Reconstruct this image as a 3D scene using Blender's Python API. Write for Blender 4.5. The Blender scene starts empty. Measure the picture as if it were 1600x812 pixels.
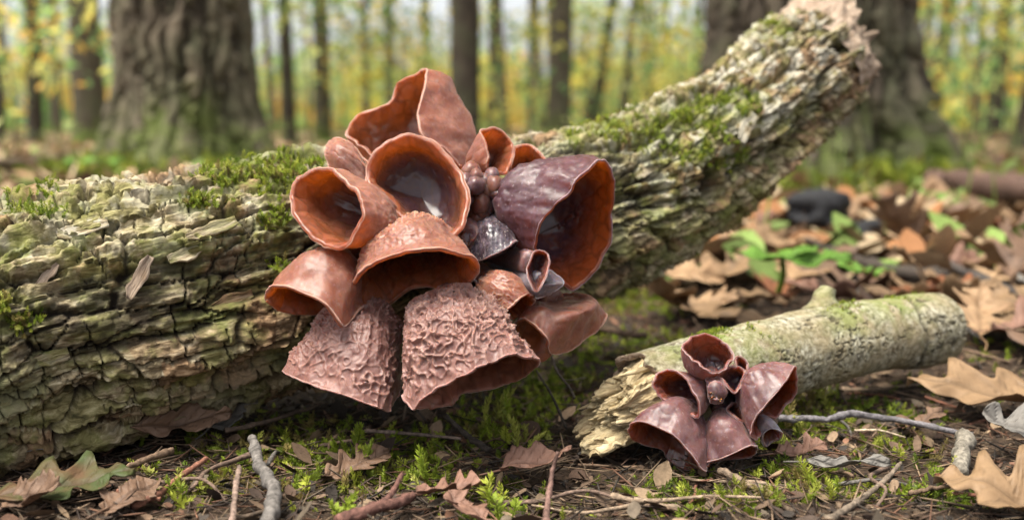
import bpy, bmesh, math, random
import numpy as np
from mathutils import Vector, Matrix

# ------------------------------------------------------------------ camera, sky, sun, exposure
# all building code below works in centimetres; meshes are written in metres
CM = 0.01
FPX = 1716.0                       # focal length in pixels of the 1600 px wide photograph
PITCH = math.atan(211.0 / FPX)
CAMZ = 14.0
sc = bpy.context.scene
cam = bpy.data.cameras.new('camera'); camo = bpy.data.objects.new('camera', cam)
sc.collection.objects.link(camo); sc.camera = camo
cam.sensor_fit = 'HORIZONTAL'; cam.sensor_width = 36.0; cam.lens = 36.0 * FPX / 1600.0
cam.clip_start = 0.01; cam.clip_end = 400
camo.location = (0, 0, CAMZ * CM); camo.rotation_euler = (math.pi / 2 - PITCH, 0, 0)
cam.dof.use_dof = True; cam.dof.focus_distance = 0.442; cam.dof.aperture_fstop = 8.0; cam.dof.aperture_blades = 0

SUN_EL, SUN_AZ = math.radians(70), math.radians(-120)      # azimuth measured from +Y (view direction) towards +X
world = bpy.data.worlds.new('World'); sc.world = world; world.use_nodes = True
wn = world.node_tree.nodes; wl = world.node_tree.links
bg = wn['Background']
sky = wn.new('ShaderNodeTexSky'); sky.sky_type = 'NISHITA'; sky.sun_disc = False
sky.sun_elevation = SUN_EL; sky.sun_rotation = SUN_AZ
sky.air_density = 1.0; sky.dust_density = 4.0; sky.ozone_density = 1.0
hs = wn.new('ShaderNodeHueSaturation'); hs.inputs['Saturation'].default_value = 0.22
wl.new(sky.outputs[0], hs.inputs['Color']); wl.new(hs.outputs[0], bg.inputs[0])
bg.inputs[1].default_value = 0.105
sund = bpy.data.lights.new('sun', 'SUN'); suno = bpy.data.objects.new('sun', sund); sc.collection.objects.link(suno)
sund.energy = 2.5; sund.angle = math.radians(32); sund.color = (1.0, 0.93, 0.80)
sd = Vector((math.sin(SUN_AZ) * math.cos(SUN_EL), math.cos(SUN_AZ) * math.cos(SUN_EL), math.sin(SUN_EL)))
suno.rotation_euler = sd.to_track_quat('Z', 'Y').to_euler(); suno.location = sd * 20
sc.view_settings.view_transform = 'Standard'; sc.view_settings.look = 'None'
sc.view_settings.exposure = 1.62; sc.view_settings.gamma = 1.0; sc.view_settings.use_curve_mapping = False
sc.render.engine = 'CYCLES'
sc.cycles.use_denoising = True
sc.cycles.max_bounces = 6; sc.cycles.diffuse_bounces = 3; sc.cycles.glossy_bounces = 2; sc.cycles.transmission_bounces = 4
sc.cycles.sample_clamp_indirect = 6

# ------------------------------------------------------------------ maths helpers
rng = np.random.default_rng(11)
FW = np.array([0, math.cos(PITCH), -math.sin(PITCH)]); UP = np.array([0, math.sin(PITCH), math.cos(PITCH)])
RT = np.array([1.0, 0, 0]); CAM = np.array([0, 0, CAMZ])

def P(x, y, d):
    """point (cm) that the photograph shows at pixel x, y, standing d cm deep"""
    return CAM + FW * d + RT * ((x - 800) / FPX * d) + UP * (-(y - 406) / FPX * d)

def G(x, y, h=0.0):
    """point on the level z = h under pixel x, y"""
    r = FW + RT * ((x - 800) / FPX) - UP * ((y - 406) / FPX)
    return CAM + r * ((h - CAMZ) / r[2])

def sst(a, b, x):
    t = np.clip((x - a) / (b - a), 0, 1); return t * t * (3 - 2 * t)

def hsh(ix, iy, iz, seed):
    h = (ix.astype(np.int64) * 374761393 + iy.astype(np.int64) * 668265263 + iz.astype(np.int64) * 2147483647 + seed * 144269504) & 0xffffffff
    h = ((h ^ (h >> 13)) * 1274126177) & 0xffffffff
    h = ((h ^ (h >> 16)) * 2246822519) & 0xffffffff
    return ((h ^ (h >> 15)) & 0xffffff) / float(0xffffff)

def noise3(p, seed=0):
    """value noise in -1..1 on points (n,3)"""
    i = np.floor(p).astype(np.int64); f = p - i; f = f * f * f * (f * (f * 6 - 15) + 10)
    out = 0
    for dx in (0, 1):
        wx = f[..., 0] if dx else 1 - f[..., 0]
        for dy in (0, 1):
            wy = f[..., 1] if dy else 1 - f[..., 1]
            for dz in (0, 1):
                wz = f[..., 2] if dz else 1 - f[..., 2]
                out = out + wx * wy * wz * hsh(i[..., 0] + dx, i[..., 1] + dy, i[..., 2] + dz, seed)
    return out * 2 - 1

def fbm(p, oct=4, seed=0, gain=0.5, lac=2.03):
    a, s, out = 1.0, 0.0, 0
    for k in range(oct):
        out = out + a * noise3(p, seed + k * 17); s += a; a *= gain; p = p * lac + 3.7
    return out / s

def xyz(x, y, z=0):
    x = np.asarray(x, float); return np.stack([x, np.broadcast_to(y, x.shape), np.broadcast_to(z, x.shape)], -1)

def catmull(K, n, closed):
    """Catmull-Rom through points K (m,3)"""
    K = np.asarray(K, float); m = len(K)
    if closed:
        Q = np.concatenate([K[-1:], K, K[:2]]); segs = m
        s = np.arange(n) / n * segs
    else:
        Q = np.concatenate([2 * K[:1] - K[1:2], K, 2 * K[-1:] - K[-2:-1]]); segs = m - 1
        s = np.linspace(0, segs, n)
    i = np.minimum(s.astype(int), segs - 1); t = (s - i)[:, None]
    p0, p1, p2, p3 = Q[i], Q[i + 1], Q[i + 2], Q[i + 3]
    return 0.5 * (2 * p1 + (p2 - p0) * t + (2 * p0 - 5 * p1 + 4 * p2 - p3) * t ** 2 + (3 * p1 - p0 - 3 * p2 + p3) * t ** 3)

# ------------------------------------------------------------------ mesh helpers
COL = sc.collection
def mesh_data(name, V, F, mat=None, attrs=None, smooth=True):
    """V (n,3) cm, F an array (m,k) or a list of such arrays"""
    V = np.asarray(V, np.float32)
    Fs = [np.asarray(f, np.int32) for f in (F if isinstance(F, list) else [F]) if len(f)]
    me = bpy.data.meshes.new(name)
    me.vertices.add(len(V)); me.vertices.foreach_set('co', (V * CM).ravel())
    nl = sum(f.size for f in Fs); npoly = sum(len(f) for f in Fs)
    me.loops.add(nl); me.loops.foreach_set('vertex_index', np.concatenate([f.ravel() for f in Fs]))
    sizes = np.concatenate([np.full(len(f), f.shape[1], np.int32) for f in Fs])
    st = np.zeros(npoly, np.int32); st[1:] = np.cumsum(sizes)[:-1]
    me.polygons.add(npoly); me.polygons.foreach_set('loop_start', st)
    if smooth: me.polygons.foreach_set('use_smooth', np.ones(npoly, bool))
    me.update(calc_edges=True)
    for k, a in (attrs or {}).items():
        a = np.asarray(a, np.float32)
        if a.ndim == 1:
            at = me.attributes.new(k, 'FLOAT', 'POINT'); at.data.foreach_set('value', a)
        else:
            at = me.attributes.new(k, 'FLOAT_VECTOR', 'POINT'); at.data.foreach_set('vector', a.ravel())
    if mat is not None: me.materials.append(mat)
    return me

def tag(o, label=None, cat=None, group=None, kind=None):
    if label: o['label'] = label
    if cat: o['category'] = cat
    if group: o['group'] = group
    if kind: o['kind'] = kind
    return o

def link(name, data, parent=None, **kw):
    o = bpy.data.objects.new(name, data); COL.objects.link(o)
    if parent is not None: o.parent = parent
    return tag(o, **kw)

def mk(name, V, F, mat, parent=None, attrs=None, smooth=True, **kw):
    return link(name, mesh_data(name, V, F, mat, attrs, smooth), parent, **kw)

def fix_normals(o):
    bm = bmesh.new(); bm.from_mesh(o.data); bmesh.ops.recalc_face_normals(bm, faces=bm.faces); bm.to_mesh(o.data); bm.free()

def grid_faces(nr, nc, wrap=False, off=0):
    """quads of an nr x nc vertex grid, columns closed when wrap"""
    r = np.arange(nr - 1)[:, None]; c = np.arange(nc if wrap else nc - 1)[None, :]; c2 = (c + 1) % nc
    a = r * nc + c; b = r * nc + c2; d = (r + 1) * nc + c; e = (r + 1) * nc + c2
    return np.stack([a, b, e, d], -1).reshape(-1, 4) + off

def frames(path):
    """tangent and two normals along a path (n,3)"""
    T = np.gradient(path, axis=0); T /= np.linalg.norm(T, axis=1, keepdims=True) + 1e-9
    ref = np.array([0, 0, 1.0]); 
    if abs(T[:, 2]).mean() > 0.8: ref = np.array([0, 1.0, 0])
    A = np.cross(T, ref); A /= np.linalg.norm(A, axis=1, keepdims=True) + 1e-9
    B = np.cross(A, T)
    return T, A, B

def tube(path, rad, ns=8, rough=0.0, seed=0):
    path = np.asarray(path, float); rad = np.broadcast_to(np.asarray(rad, float), (len(path),))
    T, A, B = frames(path)
    ph = np.arange(ns) / ns * 2 * np.pi
    D = A[:, None] * np.cos(ph)[None, :, None] + B[:, None] * np.sin(ph)[None, :, None]
    V = path[:, None] + D * rad[:, None, None]
    if rough: V = V + D * (rough * rad[:, None] * fbm(V / (rad.mean() * np.array([1.3, 1.3, 1.3]) + 1e-6), 3, seed))[..., None]
    n = len(path)
    V = np.concatenate([V.reshape(-1, 3), path[:1], path[-1:]])
    F = grid_faces(n, ns, True)
    k = np.arange(ns); k2 = (k + 1) % ns
    c0 = np.stack([np.full(ns, n * ns), k2, k], -1); c1 = np.stack([np.full(ns, n * ns + 1), (n - 1) * ns + k, (n - 1) * ns + k2], -1)
    return V, [F, np.concatenate([c0, c1])]

def join(parts):
    """merge [(V, F or [F..]), ..]"""
    Vs, Fs, off = [], {}, 0
    for V, F in parts:
        for f in (F if isinstance(F, list) else [F]):
            Fs.setdefault(f.shape[1], []).append(f + off)
        Vs.append(V); off += len(V)
    return np.concatenate(Vs), [np.concatenate(f) for f in Fs.values()]

def rots(n, tilt, r=rng, up=None):
    """n rotation matrices: random turn about z, then tilted by up to tilt"""
    a = r.uniform(0, 2 * np.pi, n); b = r.normal(0, 1, n) * tilt; c = r.normal(0, 1, n) * tilt
    R = np.zeros((n, 3, 3))
    ca, sa, cb, sb, cc, s_c = np.cos(a), np.sin(a), np.cos(b), np.sin(b), np.cos(c), np.sin(c)
    Rz = np.zeros((n, 3, 3)); Rz[:, 0, 0] = ca; Rz[:, 0, 1] = -sa; Rz[:, 1, 0] = sa; Rz[:, 1, 1] = ca; Rz[:, 2, 2] = 1
    Rx = np.zeros((n, 3, 3)); Rx[:, 0, 0] = 1; Rx[:, 1, 1] = cb; Rx[:, 1, 2] = -sb; Rx[:, 2, 1] = sb; Rx[:, 2, 2] = cb
    Ry = np.zeros((n, 3, 3)); Ry[:, 1, 1] = 1; Ry[:, 0, 0] = cc; Ry[:, 0, 2] = s_c; Ry[:, 2, 0] = -s_c; Ry[:, 2, 2] = cc
    return Rz @ Rx @ Ry

def align(nrm, r=rng, jitter=0.35):
    """rotation matrices whose z axis follows the normals nrm (n,3), turned at random"""
    n = len(nrm); z = nrm + r.normal(0, jitter, (n, 3)); z /= np.linalg.norm(z, axis=1, keepdims=True)
    q = r.normal(0, 1, (n, 3)); x = np.cross(q, z); x /= np.linalg.norm(x, axis=1, keepdims=True) + 1e-9
    return np.stack([x, np.cross(z, x), z], -1)

def scatter(tV, tF, pos, R, scale, col):
    """copies of a template merged into arrays"""
    n, m = len(pos), len(tV)
    scale = np.asarray(scale, float)
    if scale.ndim == 1: scale = np.repeat(scale[:, None], 3, 1)
    V = np.einsum('nij,nmj->nmi', R, tV[None] * scale[:, None]) + pos[:, None]
    Fs = []
    for f in (tF if isinstance(tF, list) else [tF]):
        Fs.append((f[None] + (np.arange(n) * m)[:, None, None]).reshape(-1, f.shape[1]))
    return V.reshape(-1, 3), Fs, np.repeat(col, m, 0)

def merge_sc(lst):
    V, F = join([(a, b) for a, b, c in lst]); return V, F, np.concatenate([c for a, b, c in lst])

# ------------------------------------------------------------------ material helpers
class NT:
    def __init__(s, name):
        s.mat = bpy.data.materials.new(name); s.mat.use_nodes = True
        s.t = s.mat.node_tree; s.p = s.t.nodes['Principled BSDF']; s.out = s.t.nodes['Material Output']
    def n(s, typ, props=None, **ins):
        nd = s.t.nodes.new('ShaderNode' + typ)
        for k, v in (props or {}).items(): setattr(nd, k, v)
        for k, v in ins.items():
            key = int(k[1:]) if k[0] == '_' else k.replace('_', ' ')
            s.set(nd.inputs[key], v)
        return nd
    def set(s, sock, v):
        if isinstance(v, bpy.types.NodeSocket): s.t.links.new(v, sock)
        else:
            if sock.type == 'RGBA' and len(v) == 3: v = (*v, 1)
            sock.default_value = v
    def P(s, **k):
        for a, v in k.items(): s.set(s.p.inputs[a.replace('_', ' ')], v)
    def attr(s, name, vec=False):
        a = s.n('Attribute', {'attribute_name': name}); return a.outputs['Vector'] if vec else a.outputs['Fac']
    def obj(s, scale=(1, 1, 1)):
        tc = s.n('TexCoord'); m = s.n('Mapping', _0=tc.outputs['Object']); m.inputs['Scale'].default_value = [100 * k for k in scale]; return m.outputs[0]
    def noise(s, vec, scale, detail=4, rough=0.55, dist=0.0):
        return s.n('TexNoise', Vector=vec, Scale=scale, Detail=float(detail), Roughness=rough, Distortion=dist).outputs['Fac']
    def ramp(s, fac, stops, interp='LINEAR'):
        r = s.n('ValToRGB', Fac=fac); cr = r.color_ramp; cr.interpolation = interp
        while len(cr.elements) < len(stops): cr.elements.new(0.5)
        for e, (p, c) in zip(cr.elements, stops):
            e.position = p; e.color = (c, c, c, 1) if isinstance(c, (int, float)) else (*c, 1)
        return r.outputs[0]
    def mix(s, fac, a, b, mode='MIX'):
        m = s.n('Mix', {'data_type': 'RGBA', 'blend_type': mode})
        s.set(m.inputs[0], fac); s.set(m.inputs[6], a); s.set(m.inputs[7], b); return m.outputs[2]
    def math(s, op, a, b=0.0, c=0.0):
        m = s.n('Math', {'operation': op}); s.set(m.inputs[0], a); s.set(m.inputs[1], b); s.set(m.inputs[2], c); return m.outputs[0]
    def bump(s, h, strength=0.5, dist=0.05):
        b = s.n('Bump', Height=h, Strength=strength, Distance=dist * CM); s.set(s.p.inputs['Normal'], b.outputs[0]); return b.outputs[0]
# ------------------------------------------------------------------ materials of the setting
def proj(V):
    W = V - CAM; d = W @ FW; d = np.where(d < 1, 1, d)
    return 800 + (W @ RT) / d * FPX, 406 - (W @ UP) / d * FPX, d

def mat_soil():
    m = NT('soil'); o = m.obj()
    n1 = m.noise(o, 0.35, 6, 0.6); n2 = m.noise(o, 3.0, 5, 0.65); n3 = m.noise(o, 0.05, 4)
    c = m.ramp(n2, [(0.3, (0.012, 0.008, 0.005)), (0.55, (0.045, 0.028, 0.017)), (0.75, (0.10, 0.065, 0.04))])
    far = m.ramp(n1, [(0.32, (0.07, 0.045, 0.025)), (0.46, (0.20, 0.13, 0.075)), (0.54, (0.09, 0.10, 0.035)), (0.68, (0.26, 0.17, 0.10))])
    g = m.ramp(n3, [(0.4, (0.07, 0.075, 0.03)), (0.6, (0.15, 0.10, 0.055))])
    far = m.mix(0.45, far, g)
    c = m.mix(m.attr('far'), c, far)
    m.P(Base_Color=c, Roughness=0.92, Specular_IOR_Level=0.25); m.bump(n2, 0.8, 0.25); return m.mat

def mat_bark():
    m = NT('mossy_bark'); uv = m.attr('uvw', True)
    st = m.n('Mapping', _0=uv); st.inputs['Scale'].default_value = (0.55, 2.2, 1.0); st = st.outputs[0]
    fine = m.noise(st, 2.6, 7, 0.62, 0.6); mid = m.noise(uv, 0.55, 5, 0.6, 0.5); big = m.noise(uv, 0.14, 4, 0.55); speck = m.noise(uv, 7.0, 4, 0.7)
    pid = m.attr('pid')
    base = m.ramp(fine, [(0.32, (0.040, 0.029, 0.015)), (0.44, (0.155, 0.115, 0.063)), (0.54, (0.285, 0.228, 0.138)), (0.66, (0.48, 0.41, 0.285))])
    brown = m.ramp(fine, [(0.30, (0.045, 0.027, 0.015)), (0.50, (0.19, 0.108, 0.054)), (0.70, (0.38, 0.24, 0.13))])
    olive = m.ramp(fine, [(0.30, (0.040, 0.040, 0.010)), (0.52, (0.145, 0.138, 0.036)), (0.70, (0.28, 0.26, 0.09))])
    c = m.mix(m.ramp(pid, [(0.55, 0.0), (0.66, 0.85)]), base, brown)
    c = m.mix(m.ramp(pid, [(0.22, 0.55), (0.36, 0.0)]), c, olive)
    c = m.mix(m.ramp(mid, [(0.48, 0.0), (0.60, 0.75)]), c, olive)
    c = m.mix(m.ramp(m.noise(uv, 0.28, 6, 0.65, 0.8), [(0.54, 0.0), (0.64, 0.6)]), c, m.mix(speck, (0.075, 0.095, 0.018), (0.17, 0.19, 0.05)))
    c = m.mix(m.ramp(big, [(0.54, 0.0), (0.66, 0.35)]), c, (0.24, 0.225, 0.155))
    pale = m.mix(speck, (0.34, 0.32, 0.245), (0.54, 0.51, 0.43))
    c = m.mix(m.math('MULTIPLY', m.attr('lichen'), m.ramp(m.noise(uv, 0.8, 5, 0.6, 0.4), [(0.50, 0.0), (0.57, 0.85)])), c, pale)
    mossc = m.mix(speck, (0.06, 0.09, 0.010), (0.23, 0.27, 0.035))
    mm = m.math('MULTIPLY', m.attr('moss'), m.ramp(m.noise(uv, 1.1, 5, 0.65), [(0.40, 0.0), (0.55, 0.85)]))
    c = m.mix(mm, c, mossc)
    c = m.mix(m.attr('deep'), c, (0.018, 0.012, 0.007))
    m.P(Base_Color=c, Roughness=0.85, Specular_IOR_Level=0.3)
    h = m.math('ADD', m.math('MULTIPLY', fine, 0.8), m.math('MULTIPLY', speck, 0.35)); m.bump(h, 0.9, 0.16); return m.mat

def mat_trunk(name, dark, light, moss=True):
    m = NT(name); uv = m.attr('uvw', True)
    st = m.n('Mapping', _0=uv); st.inputs['Scale'].default_value = (0.10, 0.35, 1.0); st = st.outputs[0]
    f = m.noise(st, 1.0, 6, 0.6, 0.5); b = m.noise(uv, 0.05, 4)
    c = m.ramp(f, [(0.32, dark), (0.52, tuple((np.array(dark) + np.array(light)) / 2)), (0.70, light)])
    c = m.mix(m.ramp(b, [(0.45, 0.0), (0.62, 0.45)]), c, (0.085, 0.095, 0.05))
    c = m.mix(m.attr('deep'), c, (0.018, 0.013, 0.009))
    if moss:
        mo = m.mix(f, (0.045, 0.075, 0.010), (0.15, 0.20, 0.035))
        c = m.mix(m.math('MULTIPLY', m.attr('moss'), m.ramp(m.noise(uv, 0.16, 4), [(0.36, 0.0), (0.52, 0.95)])), c, mo)
    m.P(Base_Color=c, Roughness=0.9, Specular_IOR_Level=0.2); m.bump(f, 0.6, 0.8); return m.mat

def mat_wood(name, a, b, c3):
    m = NT(name); uv = m.attr('uvw', True)
    st = m.n('Mapping', _0=uv); st.inputs['Scale'].default_value = (0.45, 3.0, 3.0); st = st.outputs[0]
    f = m.noise(st, 2.0, 6, 0.65, 0.8); g = m.noise(uv, 1.3, 4)
    c = m.ramp(f, [(0.28, a), (0.5, b), (0.72, c3)])
    c = m.mix(m.ramp(g, [(0.52, 0.0), (0.68, 0.45)]), c, (0.20, 0.12, 0.06))
    m.P(Base_Color=c, Roughness=0.8, Specular_IOR_Level=0.25); m.bump(f, 1.0, 0.22); return m.mat

def mat_col(name, rough=0.75, trans=0.0, bscale=2.0, bstr=0.3, spec=0.3, tint=(1, 1, 1), var=0.35):
    """colour from the 'col' attribute with a little grain; trans adds light coming through (leaves)"""
    m = NT(name); o = m.obj(); f = m.noise(o, bscale, 5, 0.6)
    c = m.mix(1.0, m.attr('col', True), m.ramp(f, [(0.25, 1 - var), (0.75, 1 + var)]), 'MULTIPLY')
    m.P(Base_Color=c, Roughness=rough, Specular_IOR_Level=spec); m.bump(f, bstr, 0.08)
    if trans:
        tr = m.n('BsdfTranslucent', Color=c); ms = m.n('MixShader', Fac=trans)
        m.t.links.new(m.p.outputs[0], ms.inputs[1]); m.t.links.new(tr.outputs[0], ms.inputs[2]); m.t.links.new(ms.outputs[0], m.out.inputs[0])
    return m.mat

MAT_SOIL = mat_soil(); MAT_BARK = mat_bark()
MAT_TRUNK = mat_trunk('furrowed_trunk_bark', (0.026, 0.020, 0.014), (0.20, 0.16, 0.115))
MAT_TRUNK2 = mat_trunk('far_trunk_bark', (0.05, 0.040, 0.030), (0.14, 0.115, 0.085), True)
MAT_PALEWOOD = mat_wood('rotten_pale_wood', (0.22, 0.150, 0.075), (0.50, 0.395, 0.225), (0.68, 0.58, 0.38))
MAT_ENDWOOD = mat_wood('weathered_end_wood', (0.16, 0.11, 0.075), (0.36, 0.27, 0.20), (0.50, 0.41, 0.32))
MAT_MOSS = mat_col('moss_green', 0.6, 0.35, 6, 0.2, 0.3)
MAT_LITTER = mat_col('litter', 0.8, 0.0, 5, 0.5)
MAT_TWIG = mat_col('twig_bark', 0.8, 0.0, 5, 1.0, 0.25, var=0.75)
MAT_FOLIAGE = mat_col('autumn_foliage', 0.55, 0.55, 0.05, 0.0, 0.25)

# ------------------------------------------------------------------ forest floor
def gz(x, y):
    x = np.asarray(x, float); y = np.asarray(y, float); r = np.hypot(x, y)
    near = 0.55 * fbm(xyz(x / 9, y / 9), 3, 5) + 0.22 * fbm(xyz(x / 1.7, y / 1.7), 3, 6)
    far = 5.0 * fbm(xyz(x / 160, y / 160), 3, 9) * sst(150, 900, r)
    return near + far - 0.15

def build_ground():
    nr, nc = 560, 520
    r = np.concatenate([[3.0], 22 * (14000 / 22.0) ** (np.linspace(0, 1, nr - 1) ** 1.25)])
    th = np.concatenate([np.linspace(-150, -36, 60, endpoint=False), np.linspace(-36, 36, nc - 120), np.linspace(36, 150, 61)[1:]]) * math.pi / 180
    R, TH = np.meshgrid(r, th, indexing='ij'); X = R * np.sin(TH); Y = R * np.cos(TH)
    Z = gz(X, Y)
    fine = sst(200, 60, R); Z = Z + fine * (0.16 * fbm(xyz(X / 0.6, Y / 0.6), 3, 21) + 0.10 * np.abs(noise3(xyz(X / 0.28, Y / 0.28), 31)))
    V = np.stack([X, Y, Z], -1).reshape(-1, 3)
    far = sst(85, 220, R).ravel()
    F = grid_faces(len(r), len(th))[:, ::-1]
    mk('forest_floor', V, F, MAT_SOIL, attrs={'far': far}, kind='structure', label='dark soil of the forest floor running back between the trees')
build_ground()

# ------------------------------------------------------------------ bark by cells
def cells(a, b, nb, seed, jit=0.9):
    ia, ib = np.floor(a).astype(np.int64), np.floor(b).astype(np.int64)
    f1 = np.full(a.shape, 9e9); f2 = f1.copy(); cid = np.zeros(a.shape, np.int64); z0 = np.zeros_like(ia)
    for da in (-1, 0, 1):
        for db in (-1, 0, 1):
            ca = ia + da; cb = ib + db; cw = cb % nb
            px = ca + 0.5 + jit * (hsh(ca, cw, z0, seed) - 0.5); py = cb + 0.5 + jit * (hsh(ca, cw, z0 + 1, seed) - 0.5)
            d = np.hypot(px - a, py - b); new = d < f1
            f2 = np.where(new, f1, np.minimum(f2, d)); cid = np.where(new, ca * nb + cw + 100000, cid); f1 = np.where(new, d, f1)
    return f1, f2 - f1, cid

def rnd_id(cid, seed): return hsh(cid, cid * 0, cid * 0 + 3, seed)

def log_surface(axis, nu, phis):
    """axis rows (px, py, depth, half width px) -> sampled path, radius, grids of arc length and around-length"""
    pts = np.array([P(x, y, d) for x, y, d, h in axis]); rr = np.array([h / FPX * d for x, y, d, h in axis])
    path = catmull(pts, nu * 3, False); rad = catmull(np.stack([rr, rr, rr], -1), nu * 3, False)[:, 0]
    s = np.concatenate([[0], np.cumsum(np.linalg.norm(np.diff(path, axis=0), axis=1))])
    su = np.linspace(0, s[-1], nu)
    path = np.stack([np.interp(su, s, path[:, k]) for k in range(3)], -1); rad = np.interp(su, s, rad)
    T, A, B = frames(path)
    D = A[:, None] * np.cos(phis)[None, :, None] + B[:, None] * np.sin(phis)[None, :, None]
    return path, rad, su, T, A, B, D

def front_phis(n, lo=-105, hi=175, share=0.8):
    k = int(n * share); a = np.linspace(lo, hi, k, endpoint=False); b = np.linspace(hi, lo + 360, n - k, endpoint=False)
    return np.concatenate([a, b]) * math.pi / 180

def split_plates(root, V, F, pidv, edge, thr, attrs, mat, limit, name='bark_plate', visible=None, skip=None):
    """cut the relief into single plates (objects) and the body they sit on"""
    fe = edge[F].min(1) > thr
    fid = pidv[F]; same = (fid == fid[:, :1]).all(1); ok = fe & same
    if skip is not None: ok &= ~skip[F].any(1)
    ids, cnt = np.unique(fid[ok, 0] if visible is None else fid[ok & visible[F].all(1), 0], return_counts=True)
    top = ids[np.argsort(-cnt)[:limit]]
    fsel = ok & np.isin(fid[:, 0], top)
    order = np.argsort(fid[fsel, 0], kind='stable'); Fi = F[fsel][order]; ki = fid[fsel, 0][order]
    cuts = np.flatnonzero(np.diff(ki)) + 1
    for f in np.split(Fi, cuts):
        if len(f) < 4: continue
        u, inv = np.unique(f, return_inverse=True)
        mk(name, V[u], inv.reshape(f.shape), mat, root, {k: a[u] for k, a in attrs.items()})
    rest = F[~fsel]
    return rest

def compact(V, F, attrs):
    u, inv = np.unique(F, return_inverse=True)
    return V[u], inv.reshape(F.shape), {k: a[u] for k, a in attrs.items()}

# pixel patches where moss grows on the fallen log: x, y, radius px, strength
LOG_MOSS = [(410, 275, 70, 1), (460, 262, 50, 1), (340, 290, 45, .8), (310, 320, 30, .8), (425, 345, 26, .9), (435, 405, 30, .9), (60, 312, 55, .7), (25, 490, 45, 1), (30, 395, 60, .45),
            (120, 375, 45, .5), (240, 380, 60, .4), (160, 470, 60, .3), (1010, 200, 60, 1), (1080, 190, 60, 1), (960, 195, 45, 1), (1150, 165, 40, 1), (1060, 230, 50, .9), (1130, 240, 40, .7), (900, 215, 30, .6),
            (1000, 290, 70, .5), (1150, 330, 60, .5), (1210, 45, 30, .9), (1200, 140, 40, .4), (1050, 330, 70, .4)]
MAIN_AXIS = [(-520, 640, 39, 218), (-300, 592, 42.5, 213), (-150, 562, 45, 209), (0, 530, 47, 203), (250, 474, 50, 190), (450, 430, 53, 178), (690, 385, 57, 160), (900, 338, 62, 133),
             (1000, 303, 65, 122), (1090, 248, 68, 113), (1180, 180, 71, 102), (1250, 118, 74, 96), (1266, 103, 74.8, 95)]

def moss_mask(V, patches):
    x, y, d = proj(V); m = np.zeros(len(V))
    for px, py, r, s in patches: m = np.maximum(m, s * np.exp(-((x - px) ** 2 + ((y - py) * 1.5) ** 2) / (r * r)))
    return m

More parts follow.
